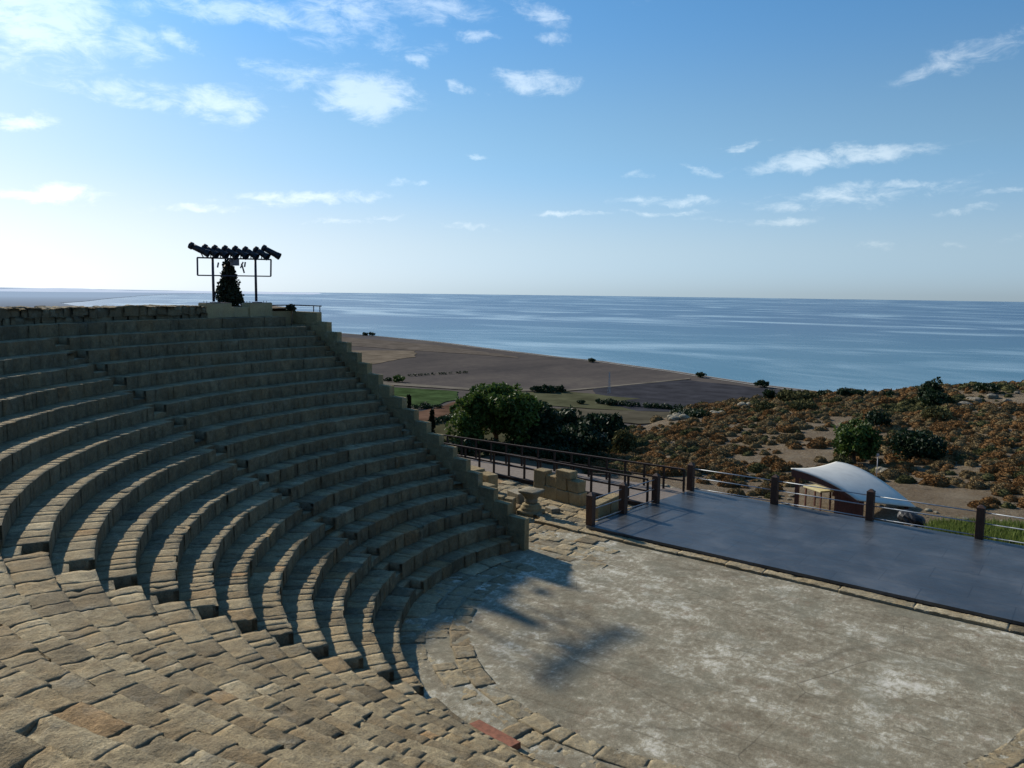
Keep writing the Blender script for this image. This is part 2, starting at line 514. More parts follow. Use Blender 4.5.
lw = MB(); lw.box((-22.05, 3.05, 7.62), (.35, 1.42, .62)); o = lw.build("end_course", M["stone_smooth"], backwall, bevel=.015)
def pier(name, y0, y1, label):
    t = thing(name, label, "pier", (-21.95, (y0+y1)/2, 7.7), 0, "plastered piers carrying the lighting rig")
    b = MB(); b.box((0, 0, .28), (.55, y1-y0, .62)); b.build("shaft", M["stone_smooth"], t, bevel=.015)
    b = MB(); b.box((0, 0, .60), (.50, y1-y0-.05, .02)); b.box((-.0, 0, .62), (.3, .3, .03)); b.build("base_plate", M["rig_metal"], t)
    b = MB()
    for dx in (-.1, .1):
        for dy in (-.45, .4): b.tube((dx, dy, .6), (dx, dy, .68), .012, n=6)
    b.build("anchor_bolts", M["rig_metal"], t)
    return t
pier("stone_pier", -.87, .33, "square plastered pier below the left pole of the floodlight rig")
pier("stone_pier", 1.22, 2.36, "square plastered pier below the right pole, beside the stepped end wall")

# ------------------------------------------------------------------ stepped end wall
endwall = thing("stepped_wall", "stepped ashlar wall closing the end of the seating, descending to the orchestra", "wall")
NOSE = [(-8.22, 1.10), (-9.00, 1.50), (-9.67, 1.90), (-10.43, 2.36), (-11.04, 2.76), (-11.73, 3.14), (-12.45, 3.51), (-13.14, 3.91), (-13.83, 4.31),
        (-14.52, 4.73), (-15.26, 5.13), (-15.93, 5.53), (-16.63, 5.94), (-17.27, 6.33), (-17.94, 6.72), (-18.60, 7.12), (-19.27, 7.52), (-19.97, 7.92), (-22.35, 7.92)]
KO, KI = W0+.716, W0+.44
def wall_block(x0, x1, z0, z1, jit=.006):
    b = MB()
    P = []
    for z in (z0, z1):
        for x, k in ((x1, KI), (x0, KI), (x0, KO), (x1, KO)):
            P.append((x, k-W1*x, z))
    P = np.array(P); P += rng.uniform(-jit, jit, P.shape)
    b.add(P, [(0,3,2,1), (4,5,6,7), (0,1,5,4), (1,2,6,5), (2,3,7,6), (3,0,4,7)])
    return b
def set_tone(o, v):
    a = o.data.attributes.new("tone", "FLOAT", "POINT"); a.data.foreach_set("value", np.full(len(o.data.vertices), v, dtype=np.float32))
for i in range(18):
    x0, z = NOSE[i]; x1 = NOSE[i+1][0]
    lo = max(-.2, z-1.45)
    zz = z; k = 0
    while zz > lo+.01:
        hh = rng.uniform(.42, .62); zb = max(lo, zz-hh)
        if zb-lo < .12: zb = lo
        o = wall_block(x0, x1+.004, zb+.004, zz, .005).build("ashlar_block", M["stone_wall"], endwall, bevel=.012)
        set_tone(o, rng.uniform(.25, .8)); zz = zb; k += 1
# outer foot mass down to the ground (the wall's hidden outer leaf)
b = MB()
P = []
xs = [n[0]-.02 for n in NOSE]
for i in range(18):
    x0, x1, zt = NOSE[i][0]-.03, NOSE[i+1][0], NOSE[i][1]-.5
    PP = []
    for z in (-1.2, zt):
        for x, k in ((x1, KI+.05), (x0, KI+.05), (x0, KO-.02), (x1, KO-.02)): PP.append((x, k-W1*x, z))
    b.add(PP, [(0,3,2,1), (4,5,6,7), (0,1,5,4), (1,2,6,5), (2,3,7,6), (3,0,4,7)])
o = b.build("wall_core", M["stone_wall"], endwall); set_tone(o, .45)

# handrail standing on the top of the end wall
hr = thing("handrail", "low dark metal handrail on top of the stepped wall beside the pier", "railing", (-21, 3.75, 7.92))
b = MB(); b.bar((-1.0, -1.35, .26), (-1.05, .1, .26), .05, .05); b.bar((-1.05, .1, .26), (1.0, -.13, .26), .05, .05); b.build("top_rail", M["rig_metal"], hr)
for x in (-1.0, .45, .9):
    b = MB(); b.bar((x, -.04-.09*x, 0), (x, -.04-.09*x, .25), .03, .03); b.build("post", M["rig_metal"], hr)

# ------------------------------------------------------------------ floodlight rig
RX = -22.0
rig = thing("floodlight_rig", "steel frame on two poles carrying eight floodlights above the top of the seating", "lighting rig", (RX, .7, 8.3))
def yz(u, v): # point on the rig plane x=RX
    d = sight(u, v); P = CAM+d*((RX-CAM[0])/d[0]); return P-np.array([RX, .7, 8.3])
for u in (213.8, 256.3):
    p0 = yz(u, 302.5); p1 = yz(u-.6, 257)
    b = MB(); b.tube((0, p0[1], .05), (0, p0[1], p1[2]), .055, .05, 12); b.build("pole", M["rig_metal"], rig, True)
a, b2 = yz(197.3, 257.6), yz(271, 259.6)
c_, d_ = yz(197.6, 275.3), yz(270.8, 276.3)
b = MB(); b.bar(a, b2, .06, .06); b.bar(c_, d_, .05, .05); b.bar(a, c_, .05, .05); b.bar(b2, d_, .05, .05); b.build("frame", M["rig_metal"], rig)
g = yz(234.8, 262.3); b = MB(); b.box(g, (.2, .3, .27)); b.box(g+np.array([0, -.18, .06]), (.1, .16, .1)); b.build("control_box", M["grey_box"], rig, bevel=.01)
for (u0, v0, u1, v1) in ((218.5, 262.5, 217.5, 267.5), (241.5, 263.5, 244.3, 273), (245.3, 262, 244.6, 267), (243, 262, 240.5, 268)):
    b = MB(); b.bar(yz(u0, v0), yz(u1, v1), .05, .04); b.build("cable_tail", M["rig_metal"], rig)
lights = [(199.6, 249.6, 16, 8), (210.6, 251.3, 12, 7.5), (220.3, 252, 13, 7.2), (230.5, 252.3, 13, 7.2), (240.7, 252.6, 13, 7.2), (250.8, 253.2, 13, 7.2), (261.5, 253.3, 12, 7.2), (271.4, 252.2, 16, 7.8)]
aim = np.array([.78, .33, -.50]); aim /= np.linalg.norm(aim)
for j, (u, v, L_, wd) in enumerate(lights):
    cpt = yz(u, v)
    lb = ["leftmost floodlight at the end of the rig, tilted up most", "second floodlight from the left on the rig", "third floodlight from the left on the rig", "fourth floodlight from the left on the rig",
          "fourth floodlight from the right on the rig", "third floodlight from the right on the rig", "second floodlight from the right on the rig", "rightmost floodlight, hanging out past the rig frame"][j]
    t = thing("floodlight", "black "+lb, "floodlight", tuple(cpt+np.array([RX, .7, 8.3])), 0, "floodlights on the rig")
    a_ = aim.copy()
    if j == 0: a_ = np.array([.70, .52, -.40])
    if j == 7: a_ = np.array([.70, .50, -.46])
    a_ /= np.linalg.norm(a_)
    ln = .44 if j in (0, 7) else .37
    b = MB(); b.tube(-a_*ln*.75, a_*ln*.55, .115, .13, 12); b.build("housing", M["black_metal"], t, True)
    b = MB(); b.tube(-a_*ln*.98, -a_*ln*.70, .14, .15, 12); b.build("rear_cap", M["black_metal"], t, True)
    b = MB(); b.tube(a_*ln*.53, a_*ln*.92, .135, .155, 12, caps=False); b.tube(a_*ln*.56, a_*ln*.6, .14, .14, 14); b.build("hood", M["black_metal"], t, True)
    b = MB()
    zr = (a[2]+(b2[2]-a[2])*np.clip((cpt[1]-a[1])/(b2[1]-a[1]), 0, 1))-cpt[2]
    yo = 0.0 if 0 < j < 7 else (.16 if j == 0 else -.16)
    b.bar((0, yo, zr+.02), (.0, 0, -.05), .03, .03); b.bar((0, yo-.14, zr), (0, yo+.14, zr), .03, .03); b.build("bracket", M["rig_metal"], t)

# ------------------------------------------------------------------ orchestra floor and pavings (setting)
def poly_obj(name, pts, z, mat, kind="structure"):
    me = bpy.data.meshes.new(name); me.from_pydata([(p[0], p[1], z) for p in pts], [], [tuple(range(len(pts)))]); me.update()
    return tag(link_mesh(name, me, mat), kind=kind)

mt, nt, b = new_mat("worn_plaster_floor"); N = NB(nt)
co = N.coord(); 
cs = N.coord(scale=(.8, 1.1, 1))
big = N.noise(co, .35, 5, .6, .3)
midn = N.noise(cs, 1.7, 8, .72, .4)
fine = N.noise(co, 12, 6, .75)
vfine = N.noise(co, 60, 4, .7)
mid2 = N.noise(N.coord(scale=(1.6, 1.0, 1)), 4.2, 10, .82, .25)
f = N.math("ADD", N.math("MULTIPLY", midn, .34), N.math("ADD", N.math("MULTIPLY", mid2, .42), N.math("MULTIPLY", big, .26)))
base = N.ramp(f, [(.40, (.175,.148,.10)), (.48, (.275,.243,.17)), (.525, (.36,.325,.235)), (.56, (.54,.51,.40)), (.61, (.74,.71,.61))])
red = N.maprange(N.noise(N.vmath("ADD", co, (3, 9, 0)), 1.5, 8, .78), .53, .66, 0, .42)
base = N.mix(red, base, (.26,.175,.115))
gry = N.maprange(N.noise(N.vmath("ADD", co, (13, 2, 0)), .5, 6, .7), .49, .62, 0, .6)
base = N.mix(gry, base, (.225,.215,.155))
spk = N.maprange(N.noise(co, 34, 3, .8), .62, .72, 0, .6)
base = N.mix(spk, base, (.10,.085,.055))
base = N.mix(.6, base, N.ramp(vfine, [(.36, (.50,.48,.45)), (.62, (1.2,1.18,1.14))]), "MULTIPLY")
# long joints between the plaster bays
lw_ = N.vmath("ADD", N.coord(scale=(.06, .42, 1)), N.vmath("SCALE", N.noise(co, .5, 5, .6, out="Color"), None)); pass
lj = N.maprange(N.vor(lw_, 1.0, "DISTANCE_TO_EDGE"), 0, .012, .45, 0)
base = N.mix(lj, base, (.11,.095,.065))
# hairline cracks
wv = N.vmath("ADD", co, N.vmath("SCALE", N.noise(co, .6, 4, .6, out="Color"), None))
cr = N.vor(wv, .22, "DISTANCE_TO_EDGE")
crm = N.math('MULTIPLY', N.maprange(cr, 0, .004, .6, 0), N.maprange(N.noise(co, .5, 3, .5), .5, .6, 0, 1))
base = N.mix(crm, base, (.07,.06,.045))
for nd_ in nt.nodes:
    if nd_.type == 'VECT_MATH' and nd_.operation == 'SCALE': nd_.inputs['Scale'].default_value = .12
N.link(base, b.inputs["Base Color"]); b.inputs["Roughness"].default_value = .95; b.inputs["Specular IOR Level"].default_value = .15
N.link(N.bump(N.math("ADD", N.math("ADD", fine, N.math("MULTIPLY", vfine, .5)), N.math("MULTIPLY", midn, 1.5)), .55, .03), b.inputs["Normal"])
M["floor"] = mt
RC = 6.86
def kerb_y(x): return 5.24-.05*x
n = 28; xs = np.linspace(-9, 10.5, 90); ys = np.linspace(-9.2, 5.6, 70)
X, Y = np.meshgrid(xs, ys, indexing="ij")
P2 = np.stack([X.ravel(), Y.ravel()], 1)
Zf = fbm(P2, .5, 4, 77)*.018+fbm(P2, 2.5, 3, 78)*.006
V = np.stack([X.ravel(), Y.ravel(), Zf-.012], 1)
o = grid_mesh("orchestra_floor", V, 90, 70, M["floor"]); tag(o, "worn plaster floor of the orchestra with pale patches", None, None, "structure")

# ring pavement round the orchestra
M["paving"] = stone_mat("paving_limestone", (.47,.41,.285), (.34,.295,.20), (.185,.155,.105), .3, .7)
st = Stones()
courses = [(6.88, 7.42), (7.42, 8.02), (8.02, 8.84)]
for ci, (ra, rb) in enumerate(courses):
    t = line_theta(7.2, 0.35)[0]-.0; t_end = 2*AX-t
    while t < t_end:
        w = rng.uniform(.35, 1.05)/ra
        f0, f1 = rng.uniform(-.05, .05, 2) if ci else rng.uniform(-.03, .03, 2)
        p = pol((ra+rb)/2, t)
        near = -140 < math.degrees(t) < -60
        z = rng.uniform(-.03, .035) if near else rng.uniform(.005, .03)
        if ci == 0: z = rng.uniform(.008, .028)
        if not (math.dist(p, (-2.0, -7.95)) < .30):
            st.add(pol(ra+f0+.012, t+.01/ra), pol(ra+f0+.012, t+w-.01/ra), pol(rb+f1-.012, t+w-.01/rb), pol(rb+f1-.012, t+.01/ra), z, .12, max(.045, res_for(p[0], p[1], 0)*.6), tilt=.014, round_=.03)
        t += w
ring = st.build("pavement", M["paving"], None, 1.3); tag(ring, "ring of irregular limestone paving slabs around the orchestra", kind="structure")
# red slab
SA, SB = at_z(473, 723.5, .1), at_z(514.5, 746.5, .1); sc_ = (SA+SB)/2
b = MB(); b.box((sc_[0], sc_[1], .06), (float(np.linalg.norm(SB-SA)), .36, .15), math.atan2(SB[1]-SA[1], SB[0]-SA[0]), jit=.012); o = b.build("terracotta_slab", M["brick"], None, bevel=.015)
tag(o, "reddish terracotta slab set among the pale paving stones at the foot of the seats", "slab")

# flagstones between end wall and stage kerb
st = Stones()
y = 2.2
while y < 11.5:
    dy = rng.uniform(.45, .75); x = -18.0+rng.uniform(0, .5)
    xe = min(-6.0+(3.9-y)*.55 if y < 5.6 else -8.2, -4.6)
    while x < xe:
        dx = rng.uniform(.5, 1.15)
        if y+.2 > KO-W1*(x+.5) and not (y < 5.7 and x+dx > xe+.5):
            j = lambda: rng.uniform(-.035, .035)
            st.add((x+.02+j(), y+.02+j()), (x+dx-.02+j(), y+.02+j()), (x+dx-.02+j(), y+dy-.02+j()), (x+.02+j(), y+dy-.02+j()), rng.uniform(-.012, .025), .1, .07, tilt=.02, round_=.02, front=False)
        x += dx
    y += dy
fl = st.build("pavement", M["paving"], None, 1.2); tag(fl, "rough flagstones between the end wall and the stage", kind="structure")

# ------------------------------------------------------------------ stage platform
def rear_y(x): return 13.24-.035*x
def front_y(x): return 5.27-.05*x
mt, nt, b = new_mat("painted_stage_boards"); N = NB(nt)
co = N.coord()
n1 = N.noise(co, .55, 5, .6, .4); n2 = N.noise(N.coord(scale=(1.2, 6, 1)), 2.2, 6, .7)
base = N.ramp(N.math("ADD", N.math("MULTIPLY", n1, .6), N.math("MULTIPLY", n2, .4)), [(.36, (.038,.042,.045)), (.50, (.058,.063,.067)), (.62, (.105,.110,.113))])
br = N.n("ShaderNodeTexBrick"); N.link(N.coord(scale=(1, 1, 1)), br.inputs[0])
br.inputs["Scale"].default_value = 1.0; br.inputs["Mortar Size"].default_value = .014; br.inputs["Brick Width"].default_value = 2.44; br.inputs["Row Height"].default_value = 1.22
br.inputs["Color1"].default_value = (1, 1, 1, 1); br.inputs["Color2"].default_value = (.80, .80, .81, 1); br.inputs["Mortar"].default_value = (.38, .38, .38, 1)
base = N.mix(.8, base, br.outputs[0], "MULTIPLY")
sp = N.maprange(N.noise(co, 3.1, 8, .8), .62, .8, 0, .3)
base = N.mix(sp, base, (.13,.14,.15))
N.link(base, b.inputs["Base Color"])
N.link(N.maprange(n2, .3, .7, .30, .52), b.inputs["Roughness"]); b.inputs["Specular IOR Level"].default_value = .45
N.link(N.bump(n2, .12, .01), b.inputs["Normal"])
M["stage"] = mt
stage = thing("stage_platform", "wide low stage platform of dark blue-grey painted boards facing the seats", "stage")
XL, XR = -7.75, 9.2
def prism(pts, z0, z1):
    b = MB(); n_ = len(pts)
    P = [(x, y, z0) for x, y in pts]+[(x, y, z1) for x, y in pts]
    b.add(P, [tuple(range(n_-1, -1, -1)), tuple(range(n_, 2*n_))]+[(i, (i+1) % n_, n_+(i+1) % n_, n_+i) for i in range(n_)])
    return b
deckp = [(-7.75, 5.64), (XR, front_y(XR)), (XR, rear_y(XR)), (-6.9, rear_y(-6.9)+.18), (-7.35, 10.5)]
prism(deckp, .10, .20).build("deck", M["stage"], stage)
ins = [(-7.68, 5.70), (XR-.05, front_y(XR)+.06), (XR-.05, rear_y(XR)-.06), (-6.9, rear_y(-6.9)+.1), (-7.28, 10.4)]
prism(ins, -.9, .098).build("fascia", M["rail_wood"], stage)

kerb = thing("stone_kerb", "straight kerb of worn limestone blocks along the front of the stage", "kerb")
st = Stones(); x = -9.9
while x < 9.3:
    w = rng.uniform(.9, 2.4); ya = front_y(x)-.40; yb = front_y(x+w)-.40
    f = rng.uniform(-.03, .03)
    st.add((x+.004, ya+f), (x+w-.004, yb+f), (x+w-.004, front_y(x+w)-.012), (x+.01, front_y(x)-.012), .09, .18, .06, tilt=.006, round_=.02)
    x += w
st.build("kerb_course", M["paving"], kerb, .8)
kerb2 = thing("stone_kerb", "short kerb of broken stones beside the capital, left of the stage", "kerb")
st = Stones(); x = -12.9
while x < -10.0:
    w = rng.uniform(.5, .9); k = (x+12.9)*-.33
    st.add((x+.015, 6.75+k), (x+w-.015, 6.75+k-.3*w), (x+w-.015, 7.1+k-.3*w), (x+.015, 7.1+k), .14+rng.uniform(-.03, .03), .2, .08, tilt=.02, round_=.06)
    x += w
st.build("kerb_course", M["paving"], kerb2, 1.5)

# timber posts and pipe rails
posts = [(-7.68, 5.83, "nearest timber post at the front left corner of the stage"), (-7.52, 8.1, "middle timber post on the left side of the stage"), (-7.24, 10.45, "timber post where the walkway meets the stage"),
         (-6.98, 13.42, "timber post at the rear left corner of the stage"), (-3.2, 13.36, "first rear stage post right of the corner post"),
         (.6, 13.2, "rear stage post in front of the white canopy"), (4.38, 13.1, "rear stage post in front of the green weeds"), (8.2, 12.95, "rear stage post at the far right end")]
bpost = MB()
bpost.box((0, 0, .56), (.27, .27, 1.12))
bcap = MB(); bcap.box((0, 0, 1.135), (.27, .27, .03)); bcap.box((0, 0, 1.195), (.27, .27, .09), taper=.25)
pm, cm = bpost.mesh("post_shaft", M["post"]), bcap.mesh("post_cap", M["post"])
for x, y, lb in posts:
    t = thing("timber_post", "thick dark brown "+lb, "post", (x, y, .2), R(-2+rng.uniform(-1, 1)), "timber posts around the stage")
    o = link_mesh("shaft", pm, None, t); bb = o.modifiers.new("bevel", "BEVEL"); bb.width = .012; bb.segments = 2
    link_mesh("cap", cm, None, t)
def rails(p, q, mat, label, zs=(.98, .58, .10)):
    t = thing("pipe_railing", label, "railing", (p[0], p[1], .2), 0, "metal pipe rails between the stage posts")
    for z in zs:
        b = MB(); b.tube((0, 0, z), (q[0]-p[0], q[1]-p[1], z), .021, n=10); b.build("rail", mat, t, True)
lbl = ["pipe rails on the stage's left side between the nearest and middle posts", "rear pipe rails on the left side of the stage up to the walkway", None,
       "bright pipe rails along the stage rear from corner post rightward", "pipe rails along the stage rear in front of the canopy's left half", "pipe rails along the stage rear in front of the canopy's right half and weeds", "rightmost pipe rails along the stage rear"]
for k in (0, 1, 3, 4, 5, 6):
    rails(posts[k], posts[k+1], M["galv"] if k < 3 else M["white_pipe"], lbl[k])

# walkway with its two timber railings
walk = [(-7.35, 10.15), (-6.95, 13.3), (-24, 13.0), (-24, 11.3)]
mt = simple("walkway_boards", (.19,.155,.125), .9, 0, .2, 5, .4); M["walk"] = mt
wk = thing("walkway", "raised pinkish grey walkway between two brown railings, leading to the stage", "walkway")
prism(walk, .06, .19).build("walk_surface", M["walk"], wk)
b = MB(); b.bar((-7.6, 10.12, .06), (-24, 11.24, .06), .1, .22); b.build("edge_beam", M["rail_wood"], wk)
for x in (-9, -11, -13.4, -16, -19):
    b = MB(); b.bar((x, 10.2+(-7.6-x)*.0687, -.8), (x, 10.2+(-7.6-x)*.0687, 0.05), .14, .14); b.build("support", M["rail_wood"], wk)
def wood_rail(a, b_, n_, label, h=1.0):
    t = thing("timber_railing", label, "railing", (a[0], a[1], .19), 0, "brown timber railings along the walkway")
    d = np.array([b_[0]-a[0], b_[1]-a[1], 0.])
    b = MB(); b.bar((0, 0, h), tuple(d+np.array([0, 0, h])), .09, .07); b.build("top_rail", M["rail_wood"], t)
    b = MB(); b.bar((0, 0, h*.5), tuple(d+np.array([0, 0, h*.5])), .05, .07); b.build("mid_rail", M["rail_wood"], t)
    for k in range(n_+1):
        p = d*k/n_
        b = MB(); b.bar(tuple(p), tuple(p+np.array([0, 0, h-.035])), .08, .08); b.build("post", M["rail_wood"], t)
wood_rail((-7.5, 10.2), (-23.5, 11.28), 17, "near brown railing of the walkway, ending at the middle stage post")
wood_rail((-7.1, 12.95), (-23.5, 12.75), 17, "far brown railing of the walkway ending at the rear corner post")

# ------------------------------------------------------------------ ruins left of the stage
def blocks(name, label, cat, specs, mat, loc, rz=0, group=None, part="block"):
    t = thing(name, label, cat, loc, rz, group)
    for (x, y, z, sx, sy, sz) in specs:
        b = MB(); b.box((x, y, z+sz/2), (sx, sy, sz), rng.uniform(-.02, .02), jit=.018)
        o = b.build(part, mat, t, bevel=.03); set_tone(o, rng.uniform(.3, .9))
    return t
rw = at_z(535, 503, 0); 
dxy = np.array([-9.54, 8.4])-np.array([-12.4, 8.9]); ang = math.atan2(dxy[1], dxy[0])
blocks("ruined_wall", "ruined wall of large squared yellow blocks beneath the walkway railing", "wall",
       [(.35, .25, 0, .7, .5, .55), (1.05, .25, 0, .68, .5, .55), (1.75, .25, 0, .70, .5, .55), (2.4, .25, 0, .58, .5, .55), (.35, .25, .55, .66, .5, .62), (1.0, .27, .55, .6, .46, .48), (1.62, .25, .55, .6, .5, .52), (2.3, .25, .55, .62, .5, .50), (1.75, .22, 1.07, .85, .46, .30)],
       M["stone_wall"], (-12.4, 8.9, 0), ang)
blocks("ruined_wall", "short yellow block wall seen through the rails at the left side of the stage", "wall",
       [(0, 0, 0, .45, 1.1, .62), (-.02, 1.1, 0, .45, 1.0, .62)], M["stone_wall"], (-8.35, 7.7, 0), R(3))
blocks("stone_block", "squat pale block stack standing behind the lower steps of the end wall", "stone block",
       [(0, 0, 0, .8, .6, .5), (.05, 0, .5, .7, .55, .3)], M["stone_wall"], (-13.3, 6.6, 0), R(-12))
blocks("stone_block", "upright short block touching the end wall behind the capital", "stone block", [(0, 0, 0, .38, .38, .75), (.42, .1, 0, .4, .4, .68)], M["stone_wall"], (-11.75, 5.55, 0), R(10))
blocks("stone_block", "flat topped block lying between the capital and the ruined wall", "stone block", [(0, 0, 0, .9, .55, .45)], M["stone_pale"], (-12.3, 7.6, 0), R(-20))
blocks("stone_block", "large block half hidden behind the end wall under the walkway", "stone block", [(0, 0, 0, 1.0, .7, .9), (1.0, .1, 0, .8, .6, .8)], M["stone_wall"], (-15.4, 8.4, 0), R(-15))
blocks("stone_block", "broken slab resting at the right of the capital", "stone block", [(0, 0, 0, .55, .4, .2)], M["stone_pale"], (-10.2, 7.1, 0), R(-25))
# capital: lathe
def lathe(prof, n_=28, jit=.0, square=None):
    b = MB(); t = np.arange(n_)*2*math.pi/n_
    V = []
    for (r, z, sq) in prof:
        c, s = np.cos(t), np.sin(t)
        k = 1/np.maximum(np.abs(c), np.abs(s))
        rr = r*((1-sq)+sq*np.minimum(k, 1.32))
        V.append(np.stack([rr*c, rr*s, np.full(n_, z)], 1))
    V = np.concatenate(V); V += (fbm(V, 6, 3, 9)*jit)[:,None]
    F = []
    for k in range(len(prof)-1):
        for i in range(n_): F.append((k*n_+i, k*n_+(i+1) % n_, (k+1)*n_+(i+1) % n_, (k+1)*n_+i))
    F.append(tuple((len(prof)-1)*n_+i for i in range(n_))); F.append(tuple(range(n_-1, -1, -1)))
    b.add(V, F); return b
cp = thing("column_capital", "pale carved capital standing upright on a round column base", "capital", (-10.75, 6.35, 0))
lathe([(.45, 0, .9), (.46, .16, .9), (.40, .18, .1), (.43, .24, 0), (.42, .30, 0), (.34, .34, 0), (.36, .40, 0), (.30, .44, 0)], 32, .03).build("base", M["stone_wall"], cp, True)
set_tone(cp.children[0], .5)
lathe([(.24, .44, 0), (.24, .50, 0), (.27, .56, 0), (.25, .58, 0), (.28, .68, .2), (.33, .80, .5), (.41, .88, .9), (.42, .97, .95), (.40, .99, .95)], 32, .02).build("capital", M["stone_pale"], cp, True)

# ------------------------------------------------------------------ terrain
edge_u = [(-400, 42, -1), (200, 42, -1), (340, 40, -1), (450, 45, -.4), (520, 47, -.7), (560, 50, -1.3), (590, 55, -2.0), (640, 68, -2.4), (700, 80, -2.0), (760, 86, -1.75), (800, 88, -1.3), (900, 88, -.6), (960, 90, .2), (1024, 92, .75), (1150, 95, 1.6), (1500, 100, 3)]
E_az = np.array([azel(u, 300)[0] for u, _, _ in edge_u]); E_D = np.array([e[1] for e in edge_u], float); E_Z = np.array([e[2] for e in edge_u], float)
def terrain_z(x, y, detail=True):
    dx, dy = x-CAM[0], y-CAM[1]
    az = np.arctan2(dx, dy); d = np.hypot(dx, dy)
    D = np.interp(az, E_az, E_D); Ze = np.interp(az, E_az, E_Z)
    t = np.clip((d-33)/(D-33), 0, 1)
    P = np.stack([x, y], -1).reshape(-1, 2)
    n = fbm(P, .07, 3, 41).reshape(x.shape); n2 = fbm(P, .45, 4, 42).reshape(x.shape)
    Z0 = np.interp(az, [E_az[3], azel(650, 300)[0], azel(740, 300)[0]], [-.05, -.08, -.40])
    z = Z0*(1-t)+Ze*t - .9*np.sin(t*math.pi)*np.clip((az+.62)/.1, 0, 1)*.35 + (n*.35+n2*.12)*np.clip((d-34)/8, 0.15, 1)
    over = np.clip(d-D, 0, None)
    z = z-np.where(over < 6, over**2*.05, 1.8+(over-6)*.62)*(1+.0*n)-np.clip(over/30, 0, 1)*n*4
    return np.maximum(z, -103.0)
def dense(a, b, c, d, fine, grow=1.25):
    core = list(np.arange(b, c, fine)); s = fine; x = b; left = []
    while x > a: s *= grow; x -= s; left.append(x)
    s = fine; x = core[-1]; right = []
    while x < d: s *= grow; x += s; right.append(x)
    return np.array(left[::-1]+core+right)
xs = dense(-400, -42, 52, 500, .55); ys = dense(-30, 3, 76, 450, .55)
ys = ys[ys > 2.0]
X, Y = np.meshgrid(xs, ys, indexing="ij")
Zt = terrain_z(X, Y)
under = (X > -20) & (X < 9.5) & (Y < 13.6)
Zt = np.where(under, np.minimum(Zt, -.7), Zt)
V = np.stack([X.ravel(), Y.ravel(), Zt.ravel()], 1)
mt, nt, b = new_mat("dry_hillside_soil"); N = NB(nt)
co = N.coord()
n1 = N.noise(co, .25, 6, .6); n2 = N.noise(co, 2.2, 7, .7); n3 = N.noise(co, 16, 5, .7)
base = N.ramp(N.math("ADD", N.math("MULTIPLY", n1, .5), N.math("MULTIPLY", n2, .5)), [(.36, (.115,.080,.046)), (.5, (.175,.130,.080)), (.64, (.26,.21,.14))])
base = N.mix(N.maprange(N.noise(co, 7, 6, .8), .5, .66, 0, .7), base, (.33,.29,.22))
base = N.mix(N.maprange(N.noise(co, 1.1, 6, .75), .5, .68, 0, .6), base, (.15,.10,.05))
base = N.mix(N.maprange(N.vor(co, 3.5), .0, .35, .5, 0), base, (.09,.062,.035))
N.link(base, b.inputs["Base Color"]); b.inputs["Roughness"].default_value = .95; b.inputs["Specular IOR Level"].default_value = .1
N.link(N.bump(N.math("ADD", N.math("MULTIPLY", n2, 1.5), n3), .9, .12), b.inputs["Normal"])
M["soil"] = mt
ter = grid_mesh("terrain", V, len(xs), len(ys), M["soil"]); tag(ter, kind="structure")

# mound behind the seating
nth = 150; pr = [(21.9, 8.05), (22.6, 8.10), (23.4, 8.12), (24.5, 8.1), (26, 8.05), (28, 7.95), (31, 7.8), (35, 7.5), (40, 7.0), (48, 5.6), (58, 2), (75, -8), (110, -32), (220, -103)]
VV = []
for a in np.linspace(0, 1, nth):
    for r, z in pr:
        t0_ = math.pi-math.asin(min(1, (3.45+.06*(r-22))/r))-2*math.pi; t1_ = 2*AX-t0_
        t = t0_+(t1_-t0_)*a
        VV.append((r*math.cos(t), r*math.sin(t), z))
VV = np.array(VV); rr = np.hypot(VV[:,0], VV[:,1])
VV[:,2] += fbm(VV[:,:2], .8, 4, 51)*np.clip((rr-22.2)*.05, 0, .10)+fbm(VV[:,:2], .05, 3, 52)*np.clip((rr-40)*.05, 0, 4)
# slope skirts at both cut ends
npf = len(pr)
def skirt(row, s):
    A = row.copy(); B = row.copy(); B[:,1] += 1.0; B[:,2] -= .8
    C = row.copy(); C[:,1] += 9; C[:,2] = np.minimum(row[:,2]-9.5, -1.2)
    return [C, B] if s < 0 else [B, C]
rows = VV.reshape(nth, npf, 3)
allr = skirt(rows[0], -1)+[rows[k] for k in range(nth)]+skirt(rows[-1], 1)
V = np.concatenate(allr)
md = grid_mesh("hillside", V, len(allr), npf, M["soil"]); tag(md, kind="structure")

# ------------------------------------------------------------------ plain, sea, far land
LAND = -102.0; SEA = -104.0
coast_px = [(830, 393), (760, 384), (700, 375.2), (640, 366.5), (600, 361), (560, 357), (500, 349.5), (465, 345), (430, 341), (390, 337), (345, 333.3), (322, 332)]
coast = [tuple(at_z(u, v, LAND)[:2]) for u, v in coast_px]
